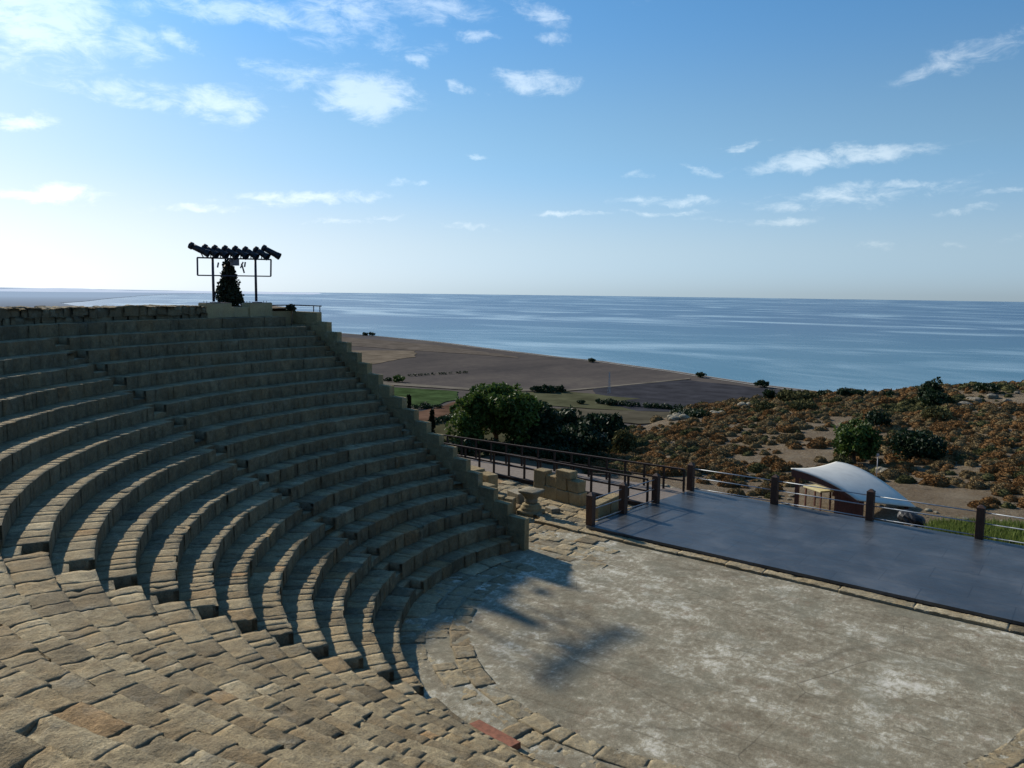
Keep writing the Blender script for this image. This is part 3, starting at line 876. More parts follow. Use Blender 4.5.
# more natural shoreline
fine_c = []
for (a, b_) in zip(coast[:-1], coast[1:]):
    for k in range(8):
        t = k/8; fine_c.append((a[0]+(b_[0]-a[0])*t, a[1]+(b_[1]-a[1])*t))
fine_c.append(coast[-1])
fc = np.array(fine_c); fc[:,1] += fbm(fc, .006, 3, 61)*7
coast = [tuple(p) for p in fc]
far_px = [(60, 303), (85, 301.3), (105, 298.8), (125, 297), (145, 295.4), (170, 294.2), (210, 293.3), (260, 292.9), (320, 293.2)]
far_c = [tuple(at_z(u, v, SEA+1)[:2]) for u, v in far_px]
land_pts = [(3000, 250), (900, 420), (300, 640), (20, 820), (-140, 905)] + coast + [(-2300, 1560), (-3600, 1900)] + far_c + [(-30000, 12000), (-30000, -6000), (3000, -6000)]
mt, nt, b = new_mat("coastal_plain_fields"); N = NB(nt)
co = N.coord()
n1 = N.noise(co, .004, 5, .6); n2 = N.noise(N.coord(scale=(1, .35, 1)), .02, 6, .7); n3 = N.noise(co, .12, 5, .7)
f = N.math("ADD", N.math("MULTIPLY", n1, .4), N.math("ADD", N.math("MULTIPLY", n2, .35), N.math("MULTIPLY", n3, .25)))
base = N.ramp(f, [(.38, (.074,.067,.063)), (.5, (.106,.092,.082)), (.62, (.145,.125,.103))])
sep = N.n("ShaderNodeSeparateXYZ"); N.link(co, sep.inputs[0])
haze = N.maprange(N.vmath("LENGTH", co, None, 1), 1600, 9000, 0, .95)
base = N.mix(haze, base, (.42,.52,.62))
N.link(base, b.inputs["Base Color"]); b.inputs["Roughness"].default_value = 1; b.inputs["Specular IOR Level"].default_value = 0
M["plain"] = mt
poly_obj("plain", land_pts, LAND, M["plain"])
# beach strip along the shore
bw = MB()
cpts = np.array(coast)
for k in range(len(cpts)-1):
    a, c2 = cpts[k], cpts[k+1]
    w = 16
    bw.add([(a[0], a[1]+w, LAND-1.6), (c2[0], c2[1]+w, LAND-1.6), (c2[0], c2[1]-w*1.1, LAND+.5), (a[0], a[1]-w*1.1, LAND+.5)], [(0, 1, 2, 3)])
M["beach"] = simple("shingle_beach", (.34,.31,.26), .95, 0, .25, .05, .0)
tag(bw.build("beach", M["beach"], None), kind="structure")

def field(name, px, col, dz, sc=.03, var=.2):
    raw = [at_z(u, v, LAND+dz)[:2] for u, v in px]; pts = []
    for k_ in range(len(raw)):
        A_, B_ = raw[k_], raw[(k_+1) % len(raw)]
        for q_ in range(12): pts.append(A_+(B_-A_)*q_/12)
    pts = np.array(pts); pts = pts+np.stack([fbm(pts, .02, 3, 7), fbm(pts, .02, 3, 8)], 1)*(2.0 if name == 'road' else 9.0)
    mt = simple(name, tuple(c*1.12 for c in col), 1, 0, var+.1, sc, 0, 0)
    poly_obj(name, pts, LAND+dz, mt)
field("tan_field", [(318, 356), (345, 350.5), (415, 350.5), (415, 357), (380, 363), (350, 367), (322, 366)], (.155,.125,.09), .5)
field("shore_field", [(322, 336), (345, 337), (430, 344.5), (500, 353.5), (520, 358), (440, 352), (340, 345), (320, 344)], (.12,.10,.08), .45)
field("dark_field", [(592, 388), (685, 379.5), (760, 388), (860, 398), (860, 413), (700, 413), (640, 411), (590, 402)], (.045,.045,.05), .6)
field("road", [(340, 377), (385, 381.8), (470, 388.0), (560, 390), (592, 387.4), (690, 378), (690, 378.8), (592, 388.6), (560, 391.3), (470, 390.0), (385, 384.5), (338, 380)], (.16,.14,.11), .8)
field("green_field", [(370, 386), (395.7, 387.3), (462, 391.5), (459, 399), (425, 407.5), (410, 405), (390, 406), (370, 402)], (.046,.072,.028), .7, .05, .3)
field("red_soil_field", [(400, 412), (420, 410.5), (462, 400.5), (480, 402), (470, 414), (428, 421), (400, 424)], (.115,.068,.045), .75, .03, .3)
field("stubble_field", [(560, 391.5), (640, 398), (600, 402), (640, 411), (560, 406), (480, 402), (480, 393)], (.08,.08,.045), .65)
field("stubble_field", [(640, 411), (700, 413.5), (705, 420), (640, 424), (560, 416), (560, 407)], (.085,.075,.052), .9)
field("scrub_field", [(395, 426), (428, 421.5), (470, 414.5), (560, 408), (620, 420), (600, 470), (440, 470)], (.065,.06,.032), .55)

# sea
mt, nt, b = new_mat("sea_water"); N = NB(nt)
co = N.coord()
cs1 = N.coord(scale=(.00055, .0011, 1)); cs2 = N.coord(scale=(.0016, .0040, 1))
s1 = N.noise(cs1, 1.0, 5, .55, 2.2); s2 = N.noise(cs2, 1.0, 5, .65, 1.0)
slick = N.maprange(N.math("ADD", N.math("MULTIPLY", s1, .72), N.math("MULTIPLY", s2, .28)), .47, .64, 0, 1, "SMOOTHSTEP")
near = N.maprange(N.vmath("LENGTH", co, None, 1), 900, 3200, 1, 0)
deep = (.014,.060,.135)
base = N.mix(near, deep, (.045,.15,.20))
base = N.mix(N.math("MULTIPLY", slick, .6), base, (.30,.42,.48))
N.link(base, b.inputs["Base Color"])
N.link(N.maprange(slick, 0, 1, .28, .18), b.inputs["Roughness"])
b.inputs["IOR"].default_value = 1.33
wv = N.math("ADD", N.noise(N.coord(scale=(.02, .05, 1)), 1, 6, .7), N.noise(N.coord(scale=(.15, .3, 1)), 1, 4, .7))
nd = N.bump(wv, .25, .6); N.link(nd, b.inputs["Normal"])
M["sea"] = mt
b = MB(); nn = 180; Rs = 20800.0
tt = np.arange(nn)*2*math.pi/nn
rads = [150, 600, 1500, 4000, 10000, Rs]
P = [(0, 0, SEA)]
for r in rads: P += [(r*math.cos(t), r*math.sin(t), SEA) for t in tt]
F = [(0, 1+i, 1+(i+1) % nn) for i in range(nn)]
for k in range(len(rads)-1):
    for i in range(nn): F.append((1+k*nn+i, 1+(k+1)*nn+i, 1+(k+1)*nn+(i+1) % nn, 1+k*nn+(i+1) % nn))
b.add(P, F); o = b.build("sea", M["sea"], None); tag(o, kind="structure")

# distant headland beyond the bay, aerial haze put into its base colour
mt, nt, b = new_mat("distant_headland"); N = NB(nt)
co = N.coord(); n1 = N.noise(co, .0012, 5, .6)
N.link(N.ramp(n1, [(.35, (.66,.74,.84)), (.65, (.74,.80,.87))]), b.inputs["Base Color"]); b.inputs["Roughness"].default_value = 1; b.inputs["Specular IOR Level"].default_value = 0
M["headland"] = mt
def headland(name, prof, dist, depth):
    b = MB(); P = []; n_ = 0
    us = np.linspace(prof[0][0], prof[-1][0], 120)
    vs = np.interp(us, [p[0] for p in prof], [p[1] for p in prof])
    vs = vs+fbm(np.stack([us, us*0], 1), .06, 4, 70)*.45
    for u, v in zip(us, vs):
        az = azel(u, 290)[0]
        el = azel(u, v)[1]
        p = lambda d, z: (CAM[0]+d*math.sin(az), CAM[1]+d*math.cos(az), z)
        zt = CAM[2]+(dist+depth*.5)*math.tan(el)
        P += [p(dist, SEA-1), p(dist+depth*.25, SEA+(zt-SEA)*.6), p(dist+depth*.5, zt), p(dist+depth, SEA-1)]
        n_ += 1
    F = []
    for i in range(n_-1):
        for k in range(3): F.append((i*4+k, (i+1)*4+k, (i+1)*4+k+1, i*4+k+1))
    b.add(P, F); o = b.build(name, M["headland"], None, True); tag(o, kind="structure")
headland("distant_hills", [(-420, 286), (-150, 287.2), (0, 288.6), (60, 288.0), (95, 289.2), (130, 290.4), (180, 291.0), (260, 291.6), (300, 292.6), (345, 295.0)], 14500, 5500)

# ------------------------------------------------------------------ vegetation
def leaf_mesh(name, centers, radii, per, leaf, mat, flat=1.0, up_bias=0.0, seed=0, aspect=1.6):
    """leaf quads scattered through clumps; centers (n,3), radii (n,)"""
    rg = np.random.default_rng(seed)
    n = len(centers)*per
    ci = np.repeat(np.arange(len(centers)), per)
    d = rg.normal(size=(n, 3)); d /= np.linalg.norm(d, axis=1)[:,None]
    rad = radii[ci]*rg.uniform(.55, 1.08, n)
    P = centers[ci]+d*rad[:,None]*np.array([1, 1, flat])
    a = rg.normal(size=(n, 3)); a += d*.4; a[:,2] += up_bias; a /= np.linalg.norm(a, axis=1)[:,None]
    b_ = np.cross(a, rg.normal(size=(n, 3))); b_ /= np.linalg.norm(b_, axis=1)[:,None]
    s = leaf*rg.uniform(.6, 1.4, n)[:,None]
    V = np.stack([P-b_*s*.5, P+a*s*aspect*.5-b_*s*.05, P+b_*s*.5, P-a*s*aspect*.5], 1).reshape(-1, 3)
    q = np.arange(4*n).reshape(n, 4)
    me = bpy.data.meshes.new(name); fill_mesh(me, V, q); me.materials.append(mat)
    tn = np.repeat(np.clip(rg.random(n)*.6+np.random.default_rng(seed+1).random(len(centers))[ci]*.4, 0, 1), 4).astype(np.float32)
    at = me.attributes.new("tone", "FLOAT", "POINT"); at.data.foreach_set("value", tn)
    return me
def crown_centers(n, rx, ry, rz, seed, bottom=-.7, power=.45):
    rg = np.random.default_rng(seed)
    d = rg.normal(size=(n*3, 3)); d /= np.linalg.norm(d, axis=1)[:,None]
    d = d[d[:,2] > bottom][:n]
    r = rg.random(len(d))**power*(1+.22*vnoise(d, 2.2, seed))
    return d*r[:,None]*np.array([rx, ry, rz])
def tree(name, label, cat, base, h, rx, rz, mat, nclump=90, clump=.5, per=60, leaf=.16, seed=1, trunk=.16, group=None, ry=None, low=.35):
    t = thing(name, label, cat, tuple(base), 0, group)
    ry = ry or rx
    cz = h-rz
    C = crown_centers(nclump, rx-clump*.5, ry-clump*.5, rz-clump*.4, seed)
    C[:,2] += cz
    rg = np.random.default_rng(seed+5)
    me = leaf_mesh("crown", C, clump*rg.uniform(.6, 1.2, len(C)), per, leaf, mat, .8, .3, seed)
    link_mesh("crown", me, None, t)
    b = MB()
    th = max(.3, cz-rz*.3)
    p0 = np.array([0, 0, -.6]); p1 = np.array([rg.normal(0, .05), rg.normal(0, .05), th*.6]); p2 = np.array([rg.normal(0, .12), rg.normal(0, .12), cz])
    b.tube(p0, p1, trunk, trunk*.75, 9); b.tube(p1, p2, trunk*.75, trunk*.45, 9)
    for k in range(7):
        c = C[rg.integers(len(C))]; s0 = p1+(p2-p1)*rg.uniform(0, .9)
        mid_ = (s0+c)/2+rg.normal(0, .1, 3)
        b.tube(s0, mid_, trunk*.4, trunk*.25, 6); b.tube(mid_, c, trunk*.25, trunk*.1, 6)
    b.build("trunk", M["bark"], t, True)
    return t
def ground(u, v, d):
    s_ = sight(u, v); az = math.atan2(s_[0], s_[1]); x = CAM[0]+d*math.sin(az); y = CAM[1]+d*math.cos(az)
    return np.array([x, y, float(terrain_z(np.array([x]), np.array([y]))[0])])
def top_h(u, v, d, base):  # height so the top reaches the sight line
    p = at_d(u, v, d); return p[2]-base[2]
def tree_at(u, vtop, d, name, label, cat, rx, mat, rzf=.5, **k):
    g = ground(u, vtop, d); h = top_h(u, vtop, d, g)
    return tree(name, label, cat, g, h, rx, h*rzf, mat, **k)
for k, (u, v, d, rx) in enumerate([(455, 437, 47, 1.3), (480, 440, 47.5, 1.4), (508, 443, 48, 1.4), (530, 446, 48.5, 1.3), (551, 447, 49, 1.2), (572, 449, 50, 1.2), (592, 452, 52, 1.1)]):
    tree_at(u, v, d, "undergrowth_bush", "dense dark bush in the undergrowth between the walkway railing and the trees", "bush", rx, M["leaf_dark"], .5, nclump=34, clump=.4, per=50, leaf=.13, seed=400+k, trunk=.05, group="undergrowth bushes under the trees")

tree_at(497, 380, 50, "carob_tree", "large dense green tree just behind the far walkway railing", "tree", 2.7, M["leaf_green"], .45, nclump=170, clump=.55, per=80, leaf=.17, seed=11, trunk=.2)
tree_at(537, 401, 52, "carob_tree", "dark rounded tree overlapping the right side of the large green tree", "tree", 1.8, M["leaf_dark"], .48, nclump=120, clump=.6, per=70, leaf=.17, seed=12, trunk=.18)
tree_at(466, 412, 48, "bush", "low green bush at the left foot of the large tree", "bush", 1.1, M["leaf_green"], .5, nclump=40, clump=.4, per=60, leaf=.14, seed=13, trunk=.08)
tree_at(567, 404, 56, "scrub_tree", "spiky dark tree standing behind the rounded dark tree", "tree", 1.3, M["leaf_dark"], .45, nclump=50, clump=.45, per=50, leaf=.18, seed=14, trunk=.12)
tree_at(600, 413, 60, "scrub_tree", "broad dark tree in the hollow left of the rusty slope", "tree", 1.9, M["leaf_dark"], .45, nclump=90, clump=.6, per=70, leaf=.2, seed=15, trunk=.15)
tree_at(577, 424, 54, "scrub_tree", "olive brown scrubby tree in front of the hollow", "tree", 2.1, M["leaf_dark"], .5, nclump=70, clump=.6, per=60, leaf=.18, seed=16, trunk=.12)
tree_at(556, 428, 53, "scrub_tree", "dark scrub closing the gap behind the walkway railing", "tree", 1.8, M["leaf_dark"], .5, nclump=70, clump=.55, per=60, leaf=.16, seed=26, trunk=.1)
tree_at(624, 432, 56, "bush", "dark bush at the foot of the rusty slope", "bush", .8, M["scrub_green"], .5, nclump=50, clump=.5, per=50, leaf=.16, seed=17, trunk=.08)
tree_at(858, 419, 52, "carob_tree", "bright green tree behind the white canopy", "tree", 1.35, M["leaf_green"], .48, nclump=80, clump=.45, per=70, leaf=.15, seed=18, trunk=.14)
tree_at(921, 432, 54, "bush", "wide dark green bush on the slope right of the bright tree", "bush", 1.65, M["leaf_dark"], .5, nclump=80, clump=.55, per=60, leaf=.15, seed=19, trunk=.1)
tree_at(932, 379, 80, "scrub_tree", "lone dark tree on the ridge against the sea", "tree", 1.05, M["leaf_dark"], .5, nclump=60, clump=.4, per=60, leaf=.16, seed=20, trunk=.12)
tree_at(938, 391, 78, "bush", "low dark bush leaning against the lone ridge tree", "bush", 1.2, M["leaf_dark"], .5, nclump=50, clump=.4, per=50, leaf=.16, seed=21, trunk=.08)
tree_at(795, 391, 84, "bush", "wide flat sage green bush above the pale rocks on the ridge", "bush", 2.0, M["scrub_green"], .5, nclump=70, clump=.5, per=50, leaf=.18, seed=22, trunk=.08)
for k, (u, v, d, rx) in enumerate([(843, 389, 87, .7), (858, 391, 87, 1.0), (824, 393, 87, .8), (890, 392, 87, .7), (988, 382, 86, 1.1), (770, 389.5, 86, .7)]):
    tree_at(u, v, d, "bush", ["small round bush on the ridge, darkest of the pair left of the lone tree", "wider bush on the ridge, right of the round one", "low bush on the ridge next to the sage bush", "tiny bush on the ridge left of the lone tree", "dark bush on the rising ridge near the right edge", "small bush on the ridge at the plain's edge"][k],
            "bush", rx, M["leaf_dark"], .5, nclump=18, clump=.4, per=40, leaf=.16, seed=30+k, trunk=.06, group="bushes along the ridge line")
for k, (u, v, d, rx, mt_) in enumerate([(803, 400, 76, 1.4, "scrub_green"), (766, 402, 77, .9, "scrub_green"), (690, 410, 74, 1.7, "leaf_dark"), (938, 406, 70, 1.4, "scrub_green"), (878, 410, 66, 1.0, "leaf_dark")]):
    tree_at(u, v, d, "bush", ["rounded grey-green bush on the upper slope below the sage bush", "small grey-green bush left of the rounded one on the slope", "dark bush behind the pale boulders at the slope's left shoulder", "olive bush below the lone ridge tree", "small dark bush on the slope above the bright tree"][k],
            "bush", rx, M[mt_], .5, nclump=30, clump=.42, per=45, leaf=.15, seed=50+k, trunk=.06)

def cypress(name, label, base, h, rb, mat, seed, leaf=.12, n=70, group=None, spike=1.0):
    t = thing(name, label, "cypress", tuple(base), 0, group)
    rg = np.random.default_rng(seed)
    z = rg.random(n)**.8
    prof = rb*(1-z)**.9*(.88+.12*np.sin(z*11+seed))
    a = rg.random(n)*2*math.pi; q = np.sqrt(rg.random(n))
    C = np.stack([np.cos(a)*prof*q, np.sin(a)*prof*q, z*h*.97], 1)
    me = leaf_mesh("crown", C, np.full(n, rb*.28)*rg.uniform(.6, 1.2, n), 45, leaf, mat, 1.3, .8, seed)
    link_mesh("crown", me, None, t)
    b = MB(); b.tube((0, 0, -.5), (0, 0, h*.8), rb*.1, rb*.03, 7); b.build("trunk", M["bark"], t)
    return t
g = at_d(229.5, 308.5, 38); g[2] -= .1
cypress("cypress_tree", "dark conical cypress standing behind the floodlight rig", g, 2.12, .74, M["leaf_cypress"], 3, .075, 170)
g = at_d(291, 311, 37); g = np.array([g[0], g[1], g[2]])
t = tree("bush", "small bush behind the handrail beside the pier", "bush", g-np.array([0,0,.12]), .42, .36, .16, M["leaf_cypress"], nclump=12, clump=.11, per=40, leaf=.07, seed=33, trunk=.03)
for (u, v0, v1, d, sd) in ((409, 395, 412, 60, 5), (432, 409, 440, 47, 6)):
    p1 = at_d(u, v0, d); hh = 4.5
    cypress("cypress_tree", "thin young cypress rising just over the stepped wall, "+("upper and smaller one" if sd == 5 else "lower one left of the large tree"), (p1[0], p1[1], p1[2]-hh), hh, .34, M["leaf_cypress"], sd, .14, 80, "young cypresses beside the end wall")

# scrub mounds
def scrub_mesh(name, seed, mat, n=620, leaf=.05):
    """spiny cushion: a lumpy dome closed by short twigs"""
    rg = np.random.default_rng(seed)
    nu_, nv2 = 14, 6
    t = np.arange(nu_)*2*math.pi/nu_
    V = []
    for k in range(nv2):
        ph = (k+.0)/(nv2-1)*math.pi/2
        c = np.stack([np.cos(t)*math.cos(ph), np.sin(t)*math.cos(ph), np.full(nu_, math.sin(ph))], 1)
        V.append(c)
    V = np.concatenate(V); lump = 1+.28*fbm(V+seed, 1.6, 3, seed)
    V = V*lump[:,None]*np.array([.44, .44, .42]); V[:nu_, 2] = -.12
    q = [(k*nu_+i, k*nu_+(i+1) % nu_, (k+1)*nu_+(i+1) % nu_, (k+1)*nu_+i) for k in range(nv2-1) for i in range(nu_)]
    d = rg.normal(size=(n, 3)); d[:,2] = np.abs(d[:,2])*.9; d /= np.linalg.norm(d, axis=1)[:,None]
    lp = 1+.28*fbm(d+seed, 1.6, 3, seed)
    P = d*lp[:,None]*np.array([.44, .44, .42])
    a = d+rg.normal(0, .35, (n, 3)); a /= np.linalg.norm(a, axis=1)[:,None]
    b_ = np.cross(a, rg.normal(size=(n, 3))); b_ /= np.linalg.norm(b_, axis=1)[:,None]
    s_ = leaf*rg.uniform(.6, 1.5, n)[:,None]
    L = np.stack([P-b_*s_*.5-a*.02, P+b_*s_*.5-a*.02, P+a*s_+b_*s_*.25, P+a*s_-b_*s_*.25], 1).reshape(-1, 3)
    me = bpy.data.meshes.new(name)
    Q = np.concatenate([np.array(q), np.arange(4*n).reshape(n, 4)+len(V)])
    fill_mesh(me, np.concatenate([V, L]), Q); me.materials.append(mat)
    tn = np.concatenate([np.full(len(V), .35), np.repeat(rg.random(n), 4)]).astype(np.float32)
    at = me.attributes.new("tone", "FLOAT", "POINT"); at.data.foreach_set("value", tn)
    me["dome"] = len(V)
    return me
scrubs = []
for k in range(10):
    mt_ = M["scrub_"+["rust", "rust", "tan", "rust", "green", "rust", "tan", "rust", "tan", "tan"][k]]
    scrubs.append(scrub_mesh("scrub_crown", 100+k, mt_))
cand = []
rg = np.random.default_rng(5)
tries = 0
azs = [azel(u, 400)[0] for u in (585, 1120)]
while len(cand) < 3200 and tries < 60000:
    tries += 1
    az = rg.uniform(azs[0], azs[1]); D = np.interp(az, E_az, E_D)
    d = math.sqrt(rg.uniform(36**2, (D+3)**2))
    x, y = CAM[0]+d*math.sin(az), CAM[1]+d*math.cos(az)
    if y < 17.0: continue
    if y < 21 and rg.random() < .75: continue
    if x < -9 and y < 20: continue
    if (-4.5 < x < 3.5 and 15 < y < 25.2) or (x > 2 and y < 14.5+.62*(x-2.6)): continue              # canopy clearing
    dens = .42+.75*vnoise(np.array([[x, y]]), .13, 8)[0]+.25*vnoise(np.array([[x, y]]), .5, 18)[0]-.18*(x > 1)
    if y < 30: dens -= .15
    if rg.random() > dens+.05: continue
    s = rg.uniform(.28, .85)+(rg.random() < .22)*rg.uniform(.1, .6)*(1.0 if y < 45 else 1.05)
    if any((x-c[0])**2+(y-c[1])**2 < (.50*(s+c[2]))**2 for c in cand[-400:]): continue
    cand.append((x, y, s, d))
cand.sort(key=lambda c: -c[2]/c[3])
zs = terrain_z(np.array([c[0] for c in cand]), np.array([c[1] for c in cand]))
col_w = {"scrub_rust": "rust-brown", "scrub_tan": "straw-coloured", "scrub_green": "grey-green"}
kname = ["rust", "rust", "tan", "rust", "green", "rust", "tan", "rust", "tan", "tan"]
lab = {"rust": "low rust-brown spiny scrub mound on the dry hillside beyond the stage", "tan": "low straw-coloured dry scrub mound on the hillside beyond the stage", "green": "low grey-green scrub mound on the dry hillside beyond the stage"}
restV = []; restQ = []; restT = []; restM = []; nv_ = 0
cache = {}
for me in scrubs:
    v = np.empty(len(me.vertices)*3, np.float32); me.vertices.foreach_get("co", v)
    tn = np.empty(len(me.vertices), np.float32); me.attributes["tone"].data.foreach_get("value", tn)
    cache[me.name] = (v.reshape(-1, 3), tn)
NB_IND = 230
rest = {"rust": [], "tan": [], "green": []}
for idx_, (x, y, s, d) in enumerate(cand):
    k = int(rg.integers(10)); z = float(zs[idx_])-.03
    if vnoise(np.array([[x, y]]), .2, 99)[0] > .68: k = 4
    a = rg.uniform(0, 6.28)
    if idx_ < NB_IND:
        o = link_mesh("scrub_bush", scrubs[k], None); o.location = (x, y, z); o.rotation_euler = (0, 0, a); o.scale = (s*1.15, s*1.15, s)
        tag(o, lab[kname[k]], "scrub", "%s scrub mounds on the hillside" % {"rust": "rust-brown", "tan": "straw-coloured", "green": "grey-green"}[kname[k]])
    else:
        rest[kname[k]].append((k, x, y, z, s, a))
for kn, items in rest.items():
    Vs = []; Ts = []; rest_q = []; off_ = 0
    domeq = np.array([(kk*14+i, kk*14+(i+1) % 14, (kk+1)*14+(i+1) % 14, (kk+1)*14+i) for kk in range(5) for i in range(14)])
    for (k, x, y, z, s, a) in items:
        v, tn = cache[scrubs[k].name]
        nd_ = scrubs[k]["dome"]
        rest_q.append(domeq+off_); 
        nl = (len(v)-nd_)//4; keep = rg.random(nl) < .25
        lv = v[nd_:].reshape(nl, 4, 3)[keep]; c = lv.mean(1, keepdims=True); lv = (c+(lv-c)*1.5).reshape(-1, 3)
        rest_q.append(np.arange(len(lv)).reshape(-1, 4)+off_+nd_)
        vv = np.concatenate([v[:nd_], lv])*np.array([s*1.15, s*1.15, s]); t_ = np.concatenate([tn[:nd_], tn[nd_:].reshape(nl, 4)[keep].ravel()])
        off_ += len(vv)
        ca, sa = math.cos(a), math.sin(a)
        Vs.append(np.stack([vv[:,0]*ca-vv[:,1]*sa+x, vv[:,0]*sa+vv[:,1]*ca+y, vv[:,2]+z], 1)); Ts.append(t_)
    Vs = np.concatenate(Vs); Ts = np.concatenate(Ts)
    me = bpy.data.meshes.new("scrub_cover"); fill_mesh(me, Vs, np.concatenate(rest_q))
    at = me.attributes.new("tone", "FLOAT", "POINT"); at.data.foreach_set("value", Ts.astype(np.float32))
    o = link_mesh("scrub_cover", me, M["scrub_"+kn]); tag(o, "far %s scrub covering the hillside" % {"rust": "rust-brown", "tan": "straw-coloured", "green": "grey-green"}[kn], "scrub", None, "stuff")

# green weeds right of the canopy
nW = 26000
rgw = np.random.default_rng(77)
c1, c2 = at_z(925, 528, -.6), at_z(1030, 540, -.6)
wx = rgw.uniform(2.6, 11.5, nW); wy = 13.6+rgw.random(nW)**1.1*(1.6+.62*(wx-2.6).clip(0, 9))
wz = terrain_z(wx, wy)
hh = rgw.uniform(.3, .75, nW); an = rgw.uniform(0, 6.28, nW); ln = rgw.normal(0, .15, (nW, 2)); wd = rgw.uniform(.015, .035, nW)
base_ = np.stack([wx, wy, wz-.05], 1); side = np.stack([np.cos(an)*wd, np.sin(an)*wd, np.zeros(nW)], 1); tip = base_+np.stack([ln[:,0], ln[:,1], hh], 1)
V = np.stack([base_-side, base_+side, (base_+tip)/2+side*1.6, tip], 1).reshape(-1, 3)
me = bpy.data.meshes.new("weeds"); fill_mesh(me, V, np.arange(4*nW).reshape(-1, 4))
at = me.attributes.new("tone", "FLOAT", "POINT"); at.data.foreach_set("value", np.repeat(rgw.random(nW), 4).astype(np.float32))
o = link_mesh("weeds", me, M["weed"]); tag(o, "bright green weeds growing behind the right part of the stage", "weeds", None, "stuff")

# bushes and hedges far below on the plain
def far_bush(name, label, px, rad, n, mat, seed, group=None, hgt=None, cat="bush"):
    ctr = at_z(px[0], px[1], LAND+.5)
    t = thing(name, label, cat, tuple(ctr), 0, group)
    rg_ = np.random.default_rng(seed)
    hgt = hgt or rad*.9
    C = crown_centers(n, rad, rad, hgt*.5, seed); C[:,2] += hgt*.5
    me = leaf_mesh("crown", C, np.full(len(C), rad*.3), 30, rad*.16, mat, .8, .3, seed); link_mesh("crown", me, None, t)
    b = MB(); b.tube((0, 0, -.5), (0, 0, hgt*.5), rad*.09, rad*.05, 7); b.build("trunk", M["bark"], t)
for k, (u, v, r_, lb) in enumerate([(399, 382, 7.5, "round green tree beside the road above the green field"), (388, 381.5, 5, "low bush left of the round tree by the road"),
        (537, 392, 7, "dark tree on the plain, left of the small group"), (548, 392.5, 8, "middle dark tree of the group on the plain"), (559, 392, 7, "right dark tree of the group on the plain"),
        (701, 377, 6.5, "small dark tree near the shore at the end of the track"), (762, 387, 8, "small dark tree near the shore nearest the hill"), (581, 404, 4, "bush in the field behind the spiky tree"),
        (611, 405, 6, "bush in the hedge left of the dark field"), (425, 407, 4.5, "dark bush on the lower corner of the green field"), (372, 335.6, 8, "tiny tree on the shore above the stepped wall"), (592, 362, 6, "tiny bush on the shoreline"), (365, 335.3, 7, "tiny leftmost tree on the shore")]):
    far_bush("plain_tree", lb, (u, v), r_, 36, M["leaf_dark"] if k else M["leaf_green"], 200+k, "trees scattered over the coastal plain", cat="tree")
def hedge(label, a, b_, n, r_, seed):
    A, B = at_z(*a, LAND+.5), at_z(*b_, LAND+.5)
    rg_ = np.random.default_rng(seed)
    t = np.sort(rg_.random(n)); C = A+(B-A)*t[:,None]-A; C[:,:2] += rg_.normal(0, r_*.5, (n, 2)); C[:,2] += r_*.5
    tt_ = thing("hedge", label, "hedge", tuple(A), 0, "hedges on the coastal plain")
    link_mesh("foliage", leaf_mesh("foliage", C, r_*rg_.uniform(.5, 1.1, n), 26, r_*.35, M["leaf_dark"], .8, .2, seed), None, tt_)
hedge("dark hedge below the dark ploughed field", (596, 403), (690, 411), 60, 4, 301)
hedge("dark hedge along the lower edge of the green field", (398, 409), (440, 408), 34, 3, 302)
hedge("thin hedge line crossing the brown field above the road", (400, 376.5), (470, 372.5), 40, 2.2, 303)
hedge("hedge along the bottom of the red soil field", (430, 424), (466, 415), 40, 3.5, 304)

# distant mast on the plain
p = at_z(609, 394, LAND); t = thing("lattice_mast", "thin pale lattice mast standing on the coastal plain", "mast", tuple(p))
b = MB()
for sx, sy in ((-1, -1), (1, -1), (1, 1), (-1, 1)): b.bar((sx*1.2, sy*1.2, 0), (sx*.35, sy*.35, 24), .22, .22)
for k in range(8):
    z0, z1 = 3*k, 3*k+3; w0_, w1_ = 1.2-.85*z0/24, 1.2-.85*z1/24
    b.bar((-w0_, -w0_, z0), (w1_, -w1_, z1), .14, .14); b.bar((w0_, -w0_, z0), (w1_, w1_, z1), .14, .14)
b.build("tower", M["mast"], t)

# ------------------------------------------------------------------ shelter with arched canopy
def sp(u, v, d): return at_d(u, v, d)
SL = thing("arched_shelter", "white arched canopy shelter with brown sides on the ground behind the stage", "shelter", (0, 0, 0))
def quad_bez(p0, p1, p2, n):
    t = np.linspace(0, 1, n)[:,None]; return (1-t)**2*p0+2*t*(1-t)*p1+t*t*p2
nA = 30; nB = 14
front = quad_bez(sp(791, 468, 37.6), sp(828, 477, 37.2), sp(858, 500, 36.7), nA)
rear = quad_bez(sp(836, 461.5, 42.2), sp(867, 464, 41.4), sp(916, 507, 39.8), nA)
V = []
for k in range(nA):
    for j in range(nB):
        t = j/(nB-1); p = front[k]*(1-t)+rear[k]*t
        sag = -.12*math.sin(math.pi*t)*(1-k/(nA-1))**1.2
        V.append(p+np.array([0, 0, sag]))
V = np.array(V)
cn = grid_mesh("canopy", V, nA, nB, M["canopy"], SL); sm = cn.modifiers.new("thick", "SOLIDIFY"); sm.thickness = .05; sm.offset = -1
